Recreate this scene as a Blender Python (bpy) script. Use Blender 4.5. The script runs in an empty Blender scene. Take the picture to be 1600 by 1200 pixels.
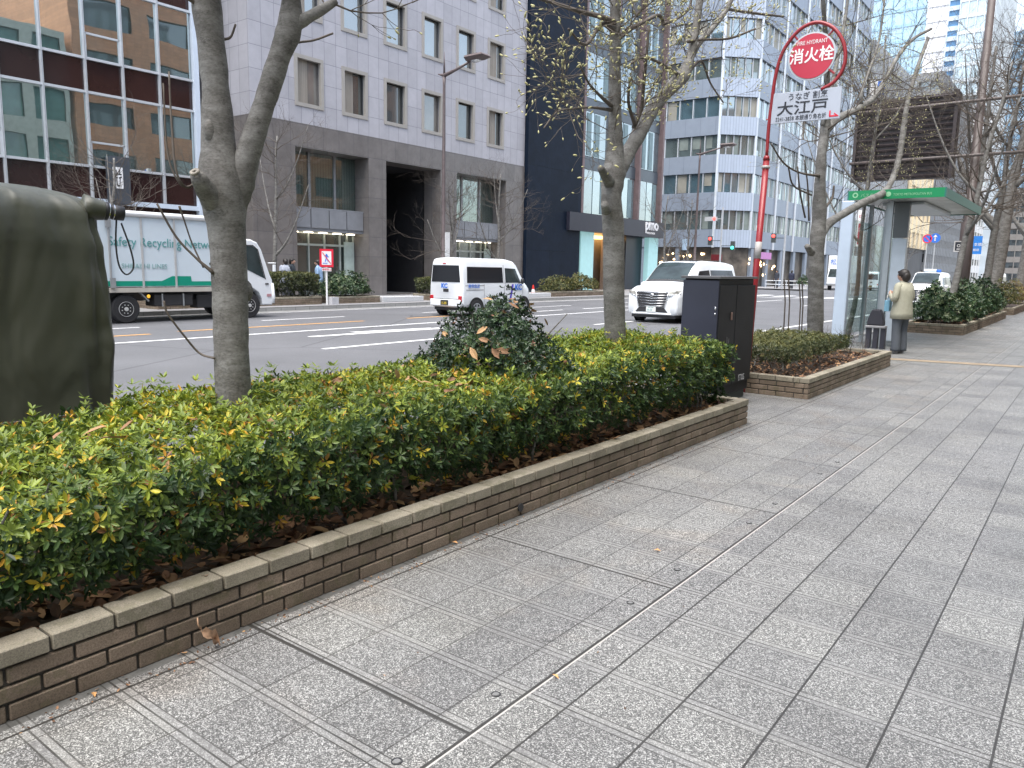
import bpy, bmesh, math, random
import numpy as np
from mathutils import Vector, Matrix, Quaternion
from math import radians as R, sin, cos, pi
S = bpy.context.scene
COL = S.collection
# ------------------------------------------------------------------ camera
F = 1200.0
def _cv(px, py):
    return Vector(((px-800)/F, -(py-600)/F, -1.0)).normalized()
_Y = _cv(1725, 436); _Z = -_cv(650, 8500)
_Z = (_Z - _Y*_Z.dot(_Y)).normalized(); _X = _Y.cross(_Z)
CM = Matrix((_X, _Y, _Z))                      # camera space -> world
CP = Vector((0, 0, 1.5))
cam_d = bpy.data.cameras.new('camera'); cam = bpy.data.objects.new('camera', cam_d); COL.objects.link(cam)
cam.matrix_world = Matrix.Translation(CP) @ CM.to_4x4()
cam_d.sensor_width = 36; cam_d.lens = F/1600*36; cam_d.clip_end = 3000; cam_d.clip_start = 0.05
S.camera = cam
def ray(px, py): return CM @ _cv(px, py)
def at_x(px, py, x):
    d = ray(px, py); return CP + d*((x-CP.x)/d.x)
def at_y(px, py, y):
    d = ray(px, py); return CP + d*((y-CP.y)/d.y)
def at_z(px, py, z):
    d = ray(px, py); return CP + d*((z-CP.z)/d.z)
# ------------------------------------------------------------------ light
W = bpy.data.worlds.new('World'); S.world = W; W.use_nodes = True
nt = W.node_tree; bg = nt.nodes['Background']
sky = nt.nodes.new('ShaderNodeTexSky'); sky.sky_type = 'NISHITA'; sky.sun_disc = False
SUN_EL, SUN_AZ = R(70), R(170)                   # azimuth from +Y towards +X
sky.sun_elevation = SUN_EL; sky.sun_rotation = SUN_AZ
sky.air_density = 1.0; sky.dust_density = 2.0; sky.ozone_density = 1.0
hs = nt.nodes.new('ShaderNodeHueSaturation'); hs.inputs['Saturation'].default_value = .6
nt.links.new(sky.outputs[0], hs.inputs['Color']); nt.links.new(hs.outputs[0], bg.inputs[0]); bg.inputs[1].default_value = 0.15
sd = bpy.data.lights.new('sun', 'SUN'); sd.energy = 2.0; sd.angle = R(55); sd.color = (1, .95, .88)
sun = bpy.data.objects.new('sun', sd); COL.objects.link(sun)
dirv = Vector((sin(SUN_AZ)*cos(SUN_EL), cos(SUN_AZ)*cos(SUN_EL), sin(SUN_EL)))
sun.rotation_euler = dirv.to_track_quat('Z', 'Y').to_euler(); sun.location = dirv*50
S.view_settings.view_transform = 'Standard'; S.view_settings.look = 'None'
S.view_settings.exposure = 1.56; S.view_settings.gamma = 1
S.cycles.max_bounces = 7; S.cycles.diffuse_bounces = 3; S.cycles.glossy_bounces = 3
S.cycles.transmission_bounces = 4; S.cycles.transparent_max_bounces = 6
S.cycles.use_denoising = True; S.cycles.caustics_reflective = False; S.cycles.caustics_refractive = False
# ------------------------------------------------------------------ materials
MATS = {}
class N:
    """small node helper"""
    def __init__(s, name):
        s.m = bpy.data.materials.new(name); s.m.use_nodes = True; s.t = s.m.node_tree
        s.b = s.t.nodes['Principled BSDF']; s.o = s.t.nodes['Material Output']
        s.tc = s.t.nodes.new('ShaderNodeTexCoord')
    def n(s, k, **kw):
        x = s.t.nodes.new(k)
        for a, v in kw.items(): setattr(x, a, v)
        return x
    def l(s, a, b): s.t.links.new(a, b)
    def noise(s, scale, detail=3, rough=.5, vec=None, dist=0):
        x = s.n('ShaderNodeTexNoise'); x.inputs['Scale'].default_value = scale
        x.inputs['Detail'].default_value = detail; x.inputs['Roughness'].default_value = rough
        x.inputs['Distortion'].default_value = dist
        s.l(vec or s.tc.outputs['Object'], x.inputs['Vector']); return x.outputs['Fac']
    def math(s, op, a, b=None, clamp=False):
        x = s.n('ShaderNodeMath', operation=op); x.use_clamp = clamp
        for i, v in enumerate((a, b)):
            if v is None: continue
            if isinstance(v, (int, float)): x.inputs[i].default_value = v
            else: s.l(v, x.inputs[i])
        return x.outputs[0]
    def ramp(s, fac, stops):
        x = s.n('ShaderNodeValToRGB'); e = x.color_ramp.elements
        while len(e) < len(stops): e.new(0.5)
        for i, (p, c) in enumerate(stops):
            e[i].position = p; e[i].color = (*c, 1) if len(c) == 3 else c
        s.l(fac, x.inputs[0]); return x.outputs[0]
    def mix(s, fac, a, b, mode='MIX'):
        x = s.n('ShaderNodeMix', data_type='RGBA', blend_type=mode)
        for k, v in ((0, fac), (6, a), (7, b)):
            if isinstance(v, (int, float)): x.inputs[k].default_value = v
            elif isinstance(v, tuple): x.inputs[k].default_value = (*v, 1)
            else: s.l(v, x.inputs[k])
        return x.outputs[2]
    def xyz(s, out='Object'):
        x = s.n('ShaderNodeSeparateXYZ'); s.l(s.tc.outputs[out], x.inputs[0]); return x.outputs
    def bump(s, h, strength=.3, dist=.01):
        x = s.n('ShaderNodeBump'); x.inputs['Strength'].default_value = strength
        x.inputs['Distance'].default_value = dist
        s.l(h, x.inputs['Height']); s.l(x.outputs[0], s.b.inputs['Normal']); return x
    def col(s, v):
        if isinstance(v, tuple): s.b.inputs['Base Color'].default_value = (*v, 1)
        else: s.l(v, s.b.inputs['Base Color'])
def mat(name, c, rough=.6, metal=0, var=.12, scale=3, bump=0, bscale=40, coat=0, spec=.5, emit=None, estr=0):
    if name in MATS: return MATS[name]
    k = N(name)
    if var > 0:
        f = k.noise(scale, 4, .6)
        lo = tuple(max(0, x*(1-var)) for x in c); hi = tuple(min(1, x*(1+var)) for x in c)
        k.col(k.ramp(f, [(.3, lo), (.7, hi)]))
    else: k.col(tuple(c))
    k.b.inputs['Roughness'].default_value = rough; k.b.inputs['Metallic'].default_value = metal
    k.b.inputs['Coat Weight'].default_value = coat; k.b.inputs['Specular IOR Level'].default_value = spec
    if coat: k.b.inputs['Coat Roughness'].default_value = .05
    if bump: k.bump(k.noise(bscale, 4), bump, .01)
    if emit: k.b.inputs['Emission Color'].default_value = (*emit, 1); k.b.inputs['Emission Strength'].default_value = estr
    MATS[name] = k.m; return k.m
def frac_line(k, coord, pitch, width, off=0.0, period_noise=None):
    """1 on thin joint lines every pitch along coord"""
    a = k.math('ADD', coord, -off + 1000*pitch)
    a = k.math('DIVIDE', a, pitch); a = k.math('FRACT', a)
    a = k.math('SUBTRACT', a, .5); a = k.math('ABSOLUTE', a)
    return k.math('GREATER_THAN', a, .5 - width/pitch/2)
def band(k, coord, pitch, lo, hi, off=0.0):
    a = k.math('ADD', coord, -off + 1000*pitch); a = k.math('DIVIDE', a, pitch); a = k.math('FRACT', a)
    return k.math('MULTIPLY', k.math('GREATER_THAN', a, lo/pitch), k.math('LESS_THAN', a, hi/pitch))
def cladding(name, c, jc, py, pz, w=.02, rough=.45, var=.08, offy=0, offz=0, useX=False, tilevar=.12):
    """stone or metal panels with joints; coordinates are the thing's own metres"""
    if name in MATS: return MATS[name]
    k = N(name); x, y, z = k.xyz()
    if useX: y = k.math('ADD', x, y)
    ly = frac_line(k, y, py, w, offy); lz = frac_line(k, z, pz, w, offz)
    lines = k.math('MAXIMUM', ly, lz)
    fy = k.math('FLOOR', k.math('DIVIDE', k.math('SUBTRACT', y, offy), py)); fz = k.math('FLOOR', k.math('DIVIDE', k.math('SUBTRACT', z, offz), pz))
    cb = k.n('ShaderNodeCombineXYZ'); k.l(fy, cb.inputs[0]); k.l(fz, cb.inputs[1])
    wn = k.n('ShaderNodeTexWhiteNoise', noise_dimensions='2D'); k.l(cb.outputs[0], wn.inputs['Vector'])
    base = k.ramp(k.noise(1.7, 6, .7), [(.3, tuple(v*(1-var) for v in c)), (.7, tuple(min(1, v*(1+var)) for v in c))])
    tv = k.ramp(wn.outputs['Value'], [(0, (1-tilevar,)*3), (1, (1+tilevar*.3,)*3)])
    base = k.mix(1.0, base, tv, 'MULTIPLY')
    k.col(k.mix(lines, base, jc)); k.b.inputs['Roughness'].default_value = rough
    k.bump(k.math('SUBTRACT', 1.0, lines), .5, .01)
    MATS[name] = k.m; return k.m
def glass_facade(name, c, refl=.5, rough=.03, wob=.25, wscale=.35):
    if name in MATS: return MATS[name]
    k = N(name)
    f = k.noise(.9, 3)
    k.col(k.ramp(f, [(.3, tuple(v*.75 for v in c)), (.7, tuple(min(1, v*1.25) for v in c))]))
    k.b.inputs['Roughness'].default_value = .25
    gl = k.n('ShaderNodeBsdfGlossy'); gl.inputs['Roughness'].default_value = rough
    gl.inputs['Color'].default_value = (.86, .93, .93, 1)
    bp = k.n('ShaderNodeBump'); bp.inputs['Strength'].default_value = wob; bp.inputs['Distance'].default_value = .03
    k.l(k.noise(wscale, 1), bp.inputs['Height']); k.l(bp.outputs[0], gl.inputs['Normal'])
    fr = k.n('ShaderNodeFresnel'); fr.inputs['IOR'].default_value = 1.5
    fac = k.math('ADD', k.math('MULTIPLY', fr.outputs[0], 1-refl), refl, clamp=True)
    mx = k.n('ShaderNodeMixShader'); k.l(fac, mx.inputs[0]); k.l(k.b.outputs[0], mx.inputs[1]); k.l(gl.outputs[0], mx.inputs[2])
    k.l(mx.outputs[0], k.o.inputs[0]); MATS[name] = k.m; return k.m
def clear_glass(name, c=(.85, .95, .93), refl=.12):
    if name in MATS: return MATS[name]
    k = N(name)
    tr = k.n('ShaderNodeBsdfTransparent'); tr.inputs[0].default_value = (*c, 1)
    gl = k.n('ShaderNodeBsdfGlossy'); gl.inputs['Roughness'].default_value = .02
    fr = k.n('ShaderNodeFresnel'); fr.inputs['IOR'].default_value = 1.5
    fac = k.math('ADD', k.math('MULTIPLY', fr.outputs[0], .35), refl, clamp=True)
    mx = k.n('ShaderNodeMixShader'); k.l(fac, mx.inputs[0]); k.l(tr.outputs[0], mx.inputs[1]); k.l(gl.outputs[0], mx.inputs[2])
    k.l(mx.outputs[0], k.o.inputs[0]); MATS[name] = k.m; return k.m
def leafmat(name, stops, trans=.25, rough=.45):
    if name in MATS: return MATS[name]
    k = N(name); a = k.n('ShaderNodeAttribute'); a.attribute_name = 'tint'
    c = k.ramp(a.outputs['Fac'], stops); k.col(c); k.b.inputs['Roughness'].default_value = rough
    k.b.inputs['Specular IOR Level'].default_value = .4
    tl = k.n('ShaderNodeBsdfTranslucent'); k.l(c, tl.inputs[0])
    mx = k.n('ShaderNodeMixShader'); mx.inputs[0].default_value = trans
    k.l(k.b.outputs[0], mx.inputs[1]); k.l(tl.outputs[0], mx.inputs[2]); k.l(mx.outputs[0], k.o.inputs[0])
    MATS[name] = k.m; return k.m
def barkmat():
    if 'bark' in MATS: return MATS['bark']
    k = N('bark')
    mp = k.n('ShaderNodeMapping'); mp.inputs['Scale'].default_value = (1, 1, 2.2); k.l(k.tc.outputs['Object'], mp.inputs[0])
    big = k.noise(5, 5, .65, mp.outputs[0]); fine = k.noise(60, 4, .7, mp.outputs[0])
    c = k.ramp(big, [(.32, (.078, .072, .064)), (.48, (.125, .119, .108)), (.6, (.22, .215, .203)), (.75, (.092, .090, .074))])
    lf = k.ramp(k.noise(17, 6, .8), [(.36, (.35, .34, .32)), (.44, (1, 1, 1)), (.66, (1, 1, 1)), (.72, (1.5, 1.5, 1.45))])
    c = k.mix(.8, c, lf, 'MULTIPLY'); c = k.mix(.25, c, k.ramp(fine, [(.35, (.05, .045, .04)), (.65, (.36, .35, .33))]), 'MIX')
    k.col(c); k.b.inputs['Roughness'].default_value = .85
    rings = k.n('ShaderNodeTexWave', bands_direction='Z'); rings.inputs['Scale'].default_value = 9; rings.inputs['Distortion'].default_value = 7
    rings.inputs['Detail'].default_value = 3; k.l(k.tc.outputs['Object'], rings.inputs[0])
    h = k.math('ADD', k.math('MULTIPLY', rings.outputs['Fac'], .10), k.math('MULTIPLY', k.noise(38, 6, .75), .8)); k.bump(h, .6, .006)
    MATS['bark'] = k.m; return k.m
white = mat('white_paint', (.74, .77, .80), .3, coat=.6, var=.03)
dark_glass = mat('dark_car_glass', (.018, .020, .024), .12, var=0, spec=.35)
rubber = mat('rubber', (.022, .022, .024), .85, var=.2, scale=20)
chrome = mat('chrome', (.75, .76, .78), .12, metal=1, var=0)
black_pl = mat('black_plastic', (.025, .025, .028), .5, var=.1)
steel = mat('brushed_steel', (.5, .52, .54), .35, metal=.8, var=.08)
alum = mat('pale_aluminium', (.62, .65, .68), .35, metal=.4, var=.05)
red_l = mat('red_lamp', (.45, .02, .03), .2, var=0, coat=.5)
lampglass = mat('lamp_lens', (.7, .72, .74), .08, metal=.5, var=0, coat=1)
txt_white = mat('white_lettering', (.8, .8, .8), .5, var=0)
txt_black = mat('black_lettering', (.02, .022, .03), .5, var=0)
txt_blue = mat('blue_lettering', (.03, .16, .62), .5, var=0)
txt_green = mat('green_lettering', (.10, .30, .30), .5, var=0)
grey_metal = mat('grey_metal', (.28, .29, .30), .45, metal=.3, var=.1)
brown_metal = mat('brown_lamp_paint', (.12, .095, .095), .5, var=.15, scale=8)
# ------------------------------------------------------------------ things
OFF = {}
def setp(o, label=None, cat=None, group=None, kind=None):
    if label: o['label'] = label
    if cat: o['category'] = cat
    if group: o['group'] = group
    if kind: o['kind'] = kind
    return o
def thing(name, label, cat, loc=(0, 0, 0), rz=0, group=None, local=False):
    o = bpy.data.objects.new(name, None); COL.objects.link(o); o.location = loc; o.rotation_euler = (0, 0, rz)
    o.empty_display_size = .2
    setp(o, label, cat, group); OFF[o.name] = Vector((0, 0, 0)) if local else Vector(loc)
    return o
def link(name, me, mats, parent=None, smooth=False, label=None, bev=0):
    for m in (mats if isinstance(mats, (list, tuple)) else [mats]): me.materials.append(m)
    o = bpy.data.objects.new(name, me); COL.objects.link(o)
    if parent is not None:
        o.parent = parent
        OFF[o.name] = OFF[parent.name]; off = OFF[parent.name]
        if off.length > 0: me.transform(Matrix.Translation(-off))
    else: OFF[o.name] = Vector((0, 0, 0))
    if smooth: me.polygons.foreach_set('use_smooth', [True]*len(me.polygons))
    if bev:
        b = o.modifiers.new('bevel', 'BEVEL'); b.width = bev; b.segments = 2 if bev > .01 else 1; b.limit_method = 'ANGLE'
    if label: o['label'] = label
    return o
class MB:
    def __init__(s): s.v = []; s.f = []; s.mi = []; s.m = 0; s.pc = []
    def add(s, vs, fs):
        b = len(s.v); s.pc.append((b, len(s.f))); s.v += [tuple(v) for v in vs]
        for f in fs: s.f.append(tuple(b+i for i in f)); s.mi.append(s.m)
        return s
    def box(s, x0, y0, z0, x1, y1, z1):
        return s.add([(x0,y0,z0),(x1,y0,z0),(x1,y1,z0),(x0,y1,z0),(x0,y0,z1),(x1,y0,z1),(x1,y1,z1),(x0,y1,z1)],
                     [(0,3,2,1),(4,5,6,7),(0,1,5,4),(1,2,6,5),(2,3,7,6),(3,0,4,7)])
    def obox(s, a, b, w, h, up=(0,0,1)):
        """beam from a to b, width w across, height h along up"""
        a = Vector(a); b = Vector(b); d = (b-a).normalized(); u = Vector(up); sd_ = d.cross(u)
        if sd_.length < 1e-4: sd_ = d.cross(Vector((1,0,0)))
        sd_.normalize(); u = sd_.cross(d).normalized()
        vs = [p + sd_*(sx*w/2) + u*(sz*h/2) for p in (a, b) for sx, sz in ((-1,-1),(1,-1),(1,1),(-1,1))]
        return s.add(vs, [(0,1,2,3),(7,6,5,4),(0,4,5,1),(1,5,6,2),(2,6,7,3),(3,7,4,0)])
    def prism(s, pts, ext):
        n = len(pts); e = Vector(ext); vs = [Vector(p) for p in pts]; vs += [p+e for p in vs]
        return s.add(vs, [tuple(range(n-1,-1,-1)), tuple(range(n,2*n))] + [(i,(i+1)%n,n+(i+1)%n,n+i) for i in range(n)])
    def quad(s, *p): return s.add(p, [tuple(range(len(p)))])
    def tube(s, pts, r, n=8, cap=True, sx=1.0):
        pts = [Vector(p) for p in pts]
        rs = [r]*len(pts) if isinstance(r, (int, float)) else list(r)
        ref = None; rings = []
        for i, p in enumerate(pts):
            d = (pts[min(i+1, len(pts)-1)] - pts[max(i-1, 0)])
            if d.length < 1e-9: d = Vector((0,0,1))
            d.normalize()
            if ref is None:
                ref = Vector((1,0,0)) if abs(d.x) < .9 else Vector((0,1,0))
            u = (ref - d*ref.dot(d)).normalized(); ref = u; w = d.cross(u)
            rings.append([p + (u*cos(2*pi*k/n)*sx + w*sin(2*pi*k/n))*rs[i] for k in range(n)])
        return s.loft(rings, cap)
    def loft(s, rings, cap=True, closed=True):
        n = len(rings[0]); vs = [v for r in rings for v in r]; fs = []
        for i in range(len(rings)-1):
            for k in range(n if closed else n-1):
                a = i*n+k; b = i*n+(k+1) % n; fs.append((a, b, b+n, a+n))
        if cap: fs += [tuple(range(n-1,-1,-1)), tuple((len(rings)-1)*n+k for k in range(n))]
        return s.add(vs, fs)
    def cyl(s, a, b, r, n=16, r2=None): return s.tube([a, b], [r, r if r2 is None else r2], n)
    def ell(s, c, rx, ry, rz, nu=14, nv=9, q=None):
        c = Vector(c); rings = []
        for j in range(1, nv):
            t = pi*j/nv - pi/2
            rings.append([Vector((rx*cos(t)*cos(2*pi*i/nu), ry*cos(t)*sin(2*pi*i/nu), rz*sin(t))) for i in range(nu)])
        b = Vector((0,0,-rz)); t_ = Vector((0,0,rz))
        vs = [v for r_ in rings for v in r_] + [b, t_]
        if q: vs = [q @ v for v in vs]
        vs = [v + c for v in vs]; fs = []; L = len(rings)*nu
        for j in range(len(rings)-1):
            for i in range(nu):
                a = j*nu+i; b2 = j*nu+(i+1) % nu; fs.append((a, b2, b2+nu, a+nu))
        for i in range(nu):
            fs.append((L, (i+1) % nu, i)); fs.append((L+1, (len(rings)-1)*nu+i, (len(rings)-1)*nu+(i+1) % nu))
        return s.add(vs, fs)
    def ring(s, c, r0, r1, axis, depth, n=28):
        """annulus / disc of inner radius r0, outer r1 facing axis"""
        c = Vector(c); ax = Vector(axis).normalized(); u = ax.orthogonal().normalized(); w = ax.cross(u)
        for k in range(n):
            a, b = 2*pi*k/n, 2*pi*(k+1)/n
            P = lambda r, t, d: c + (u*cos(t) + w*sin(t))*r + ax*d
            s.add([P(r0,a,0), P(r1,a,0), P(r1,b,0), P(r0,b,0), P(r0,a,depth), P(r1,a,depth), P(r1,b,depth), P(r0,b,depth)],
                  [(4,5,6,7),(3,2,1,0),(1,2,6,5),(0,4,7,3)])
        return s
    def build_each(s, name, mats, parent=None, smooth=False, bev=0):
        """one object for every separate shape added"""
        bounds = s.pc + [(len(s.v), len(s.f))]; out = []
        for (v0, f0), (v1, f1) in zip(bounds, bounds[1:]):
            me = bpy.data.meshes.new(name); me.from_pydata(s.v[v0:v1], [], [tuple(i-v0 for i in f) for f in s.f[f0:f1]]); me.update()
            out.append(link(name, me, mats, parent, smooth, None, bev))
        return out
    def build(s, name, mats, parent=None, smooth=False, label=None, bev=0):
        me = bpy.data.meshes.new(name); me.from_pydata(s.v, [], s.f)
        if any(s.mi): me.polygons.foreach_set('material_index', s.mi)
        me.update()
        return link(name, me, mats, parent, smooth, label, bev)
def solo(o, label, cat, group=None, kind=None): return setp(o, label, cat, group, kind)
def struct(mb, name, m, smooth=False):
    o = mb.build(name, m, None, smooth); o['kind'] = 'structure'; return o
def np_mesh(name, verts, faces, mats, parent=None, tint=None, smooth=False):
    me = bpy.data.meshes.new(name); me.from_pydata(verts.tolist(), [], faces.tolist())
    if tint is not None:
        at = me.attributes.new('tint', 'FLOAT', 'POINT'); at.data.foreach_set('value', np.asarray(tint, dtype=np.float32))
    me.update()
    return link(name, me, mats, parent, smooth)
def text(name, body, size, origin, xdir, updir, m, parent, align='LEFT', ext=.001, sx=1.0, bold=0):
    c = bpy.data.curves.new(name, 'FONT'); c.body = body; c.size = size; c.align_x = align; c.extrude = ext; c.offset = bold
    c.resolution_u = 3
    o = bpy.data.objects.new('tmp', c); COL.objects.link(o)
    dg = bpy.context.evaluated_depsgraph_get(); dg.update()
    me = bpy.data.meshes.new_from_object(o.evaluated_get(dg)); bpy.data.objects.remove(o); me.name = name
    x = Vector(xdir).normalized(); u = Vector(updir); u = (u - x*u.dot(x)).normalized(); z = x.cross(u)
    M3 = Matrix((x*sx, u, z)).transposed().to_4x4(); me.transform(Matrix.Translation(Vector(origin)) @ M3)
    return link(name, me, m, parent)
def copy_tree(o, label=None, loc=None, rz=None):
    c = o.copy(); COL.objects.link(c)
    if label: c['label'] = label
    if loc is not None: c.location = loc
    if rz is not None: c.rotation_euler = (0, 0, rz)
    for ch in list(o.children):
        d = ch.copy(); COL.objects.link(d); d.parent = c
        for g in list(ch.children):
            e = g.copy(); COL.objects.link(e); e.parent = d
    return c
# ------------------------------------------------------------------ foliage
def whorls(P, Nn, L, Wd, nl, rng, t0, t1, cup=.9, droop=.12, tint=None):
    """leaf rosettes; P,Nn (n,3), L length; returns verts, faces, tint"""
    n = len(P); Nn = Nn/np.linalg.norm(Nn, axis=1, keepdims=True)
    P = np.repeat(P, nl, 0); A = np.repeat(Nn, nl, 0)
    ref = np.where(np.abs(A[:, 2:3]) < .9, np.array([[0, 0, 1.]]), np.array([[1., 0, 0]]))
    u = np.cross(A, ref); u /= np.linalg.norm(u, axis=1, keepdims=True); w = np.cross(A, u)
    az = (np.tile(np.arange(nl), n)*2*pi/nl + np.repeat(rng.random(n)*6.28, nl) + rng.normal(0, .3, n*nl))[:, None]
    el = (rng.uniform(t0, t1, n*nl))[:, None]
    rad = u*np.cos(az) + w*np.sin(az)
    d = A*np.cos(el) + rad*np.sin(el); sd2 = np.cross(d, A*np.sin(el) - rad*np.cos(el))
    up = np.cross(sd2, d)
    up /= np.linalg.norm(up, axis=1, keepdims=True); sd2 /= np.linalg.norm(sd2, axis=1, keepdims=True)
    L = (L*rng.uniform(.65, 1.25, n*nl))[:, None]; Wv = L*Wd
    b = P + d*.004; q = droop*rng.uniform(-.3, 1.8, (n*nl, 1))
    m1 = P + d*L*.33 - up*L*q*.1; m2 = P + d*L*.68 - up*L*q*.45; h1 = sd2*Wv*.42; h2 = sd2*Wv*.5
    t = P + d*L - up*L*q
    V = np.stack([b, m1+h1, m1-up*Wv*.12, m1-h1, m2+h2*.9, m2-up*Wv*.12, m2-h2*.9, t], 1).reshape(-1, 3)
    k = np.arange(n*nl)[:, None]*8
    Fc = np.concatenate([k+np.array([f]) for f in ((0,2,1), (0,3,2), (1,2,5), (1,5,4), (2,3,6), (2,6,5), (4,5,7), (5,6,7))], 0)
    if tint is None: tint = rng.random(n)
    T = np.repeat(np.clip(np.repeat(tint, nl) + rng.normal(0, .06, n*nl), 0, 1), 8)
    return V, Fc, T
class Leaves:
    def __init__(s): s.V = []; s.F = []; s.T = []; s.n = 0
    def add(s, V, Fc, T): s.V.append(V); s.F.append(Fc + s.n); s.T.append(T); s.n += len(V)
    def build(s, name, m, parent): return np_mesh(name, np.concatenate(s.V), np.concatenate(s.F), m, parent, np.concatenate(s.T))
def vnoise(x, y, s=0):
    return (np.sin(x*2.1+s)+np.sin(y*3.3+1.7*s)+np.sin(x*5.7+y*4.1+s*2.3)*.6+np.sin(x*11.3-y*9.1+s)*.3)/2.9
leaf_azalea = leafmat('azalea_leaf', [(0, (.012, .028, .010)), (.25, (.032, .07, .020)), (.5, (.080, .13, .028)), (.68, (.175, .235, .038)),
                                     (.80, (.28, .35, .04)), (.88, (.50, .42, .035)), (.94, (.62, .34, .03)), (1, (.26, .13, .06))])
leaf_dark = leafmat('dark_holly_leaf', [(0, (.008, .018, .009)), (.4, (.02, .045, .02)), (.75, (.05, .09, .035)), (.93, (.12, .16, .06)), (1, (.3, .15, .10))], .12, .35)
leaf_dull = leafmat('dull_hedge_leaf', [(0, (.02, .03, .012)), (.5, (.085, .10, .035)), (.85, (.21, .205, .07)), (1, (.22, .15, .07))])
leaf_green = leafmat('aucuba_leaf', [(0, (.01, .028, .012)), (.4, (.03, .065, .028)), (.8, (.095, .145, .06)), (1, (.33, .36, .22))], .15, .3)
litter_m = leafmat('dead_leaf', [(0, (.05, .028, .016)), (.4, (.15, .075, .04)), (.75, (.30, .165, .09)), (1, (.45, .28, .14))], .05, .7)
soil_m = mat('soil', (.045, .032, .024), .95, var=.4, scale=20, bump=.6, bscale=50)
# brick
def brickmat(name, c0, c1, moss=.35):
    k = N(name); a = k.n('ShaderNodeAttribute'); a.attribute_name = 'tint'
    c = k.ramp(a.outputs['Fac'], [(0, c0), (1, c1)])
    sp = k.ramp(k.noise(160, 3, .8), [(.35, (.45, .43, .40)), (.62, (1.1, 1.08, 1.02))])
    c = k.mix(.75, c, sp, 'MULTIPLY'); c = k.mix(1.0, c, k.ramp(k.noise(2.3, 5, .7), [(.35, (.68, .66, .62)), (.6, (1.08, 1.06, 1.04))]), 'MULTIPLY')
    mo = k.math('MULTIPLY', k.math('GREATER_THAN', k.noise(7, 5, .7), .56), moss)
    c = k.mix(mo, c, (.10, .095, .045)); k.col(c); k.b.inputs['Roughness'].default_value = .85
    k.bump(k.noise(220, 3, .7), .35, .003); MATS[name] = k.m; return k.m
brick_m = brickmat('planter_brick', (.19, .152, .12), (.28, .225, .18))
cop_m = brickmat('planter_coping_brick', (.27, .25, .205), (.37, .345, .285), .3)
mortar_m = mat('dark_mortar', (.065, .06, .052), .95, var=.3, scale=30)
def planter(label, x0, x1, y0, y1, h=.25, rz=None, seed=1, soil=.17, ends=(True, True), group='brick planters', wid=.11, gutter=True, blen=.215):
    """rectangular raised planter; real bricks laid in courses on its sides"""
    rnd = random.Random(seed); root = thing('brick_planter', label, 'planter', (x1, y0, 0), group=group)
    nc = 4; ch = h/nc; g = .010
    body, cop = MB(), MB(); bt, ct = [], []
    def bx(mb, tl, *a):
        mb.box(*a); t = rnd.random(); tl += [t]*8
    def run(axis, fixed, outward, a0, a1, z0, z1, off, mb, tl, dep):
        L_ = blen; p = a0 - off*L_
        while p < a1 - .005:
            q = min(p+L_-g, a1); s0 = max(p, a0)
            if q - s0 > .02:
                j = rnd.uniform(-.002, .002)
                f0, f1 = (fixed-dep, fixed+j) if outward > 0 else (fixed+j, fixed+dep)
                if axis == 'y': bx(mb, tl, f0, s0, z0, f1, q, z1)
                else: bx(mb, tl, s0, f0, z0, q, f1, z1)
            p += L_
    for c in range(nc-1):
        z0 = c*ch + (0 if c == 0 else g/2); z1 = (c+1)*ch - g/2
        o = .5*(c % 2)
        run('y', x1, 1, y0, y1, z0, z1, o, body, bt, .05)
        run('y', x0, -1, y0, y1, z0, z1, o, body, bt, .05)
        if ends[0]: run('x', y0, -1, x0+.052, x1-.052, z0, z1, o, body, bt, .05)
        if ends[1]: run('x', y1, 1, x0+.052, x1-.052, z0, z1, o, body, bt, .05)
    z0 = h-ch+g/2
    run('y', x1+.006, 1, y0, y1, z0, h, .35, cop, ct, wid)
    run('y', x0-.006, -1, y0, y1, z0, h, .35, cop, ct, wid)
    if ends[0]: run('x', y0-.004, -1, x0+wid, x1-wid+.002, z0, h, .35, cop, ct, wid)
    if ends[1]: run('x', y1+.004, 1, x0+wid, x1-wid+.002, z0, h, .35, cop, ct, wid)
    for mb, tl, nm, m in ((body, bt, 'brickwork', brick_m), (cop, ct, 'coping', cop_m)):
        o = mb.build(nm, m, root, bev=.004)
        at = o.data.attributes.new('tint', 'FLOAT', 'POINT'); at.data.foreach_set('value', tl)
    m = MB()
    i = .012
    for (a, b, c_, d) in ((x1-.1, x1-i, y0+i, y1-i), (x0+i, x0+.1, y0+i, y1-i)): m.box(a, c_, .001, b, d, h-.012)
    m.box(x0+.1, y0+i, .001, x1-.1, y0+.1, h-.012); m.box(x0+.1, y1-.1, .001, x1-.1, y1-i, h-.012)
    m.build('mortar', mortar_m, root)
    # soil as a lumpy sheet
    nx, ny = 10, max(10, int((y1-y0)/.12)); xs = np.linspace(x0+.1, x1-.1, nx); ys = np.linspace(y0+.1, y1-.1, ny)
    X_, Y_ = np.meshgrid(xs, ys, indexing='ij'); Z_ = soil + .018*vnoise(X_*4, Y_*4, seed)
    V = np.stack([X_, Y_, Z_], -1).reshape(-1, 3)
    Fc = np.array([(a*ny+b, (a+1)*ny+b, (a+1)*ny+b+1, a*ny+b+1) for a in range(nx-1) for b in range(ny-1)])
    np_mesh('soil', V, Fc, soil_m, root, smooth=True)
    return root
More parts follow.
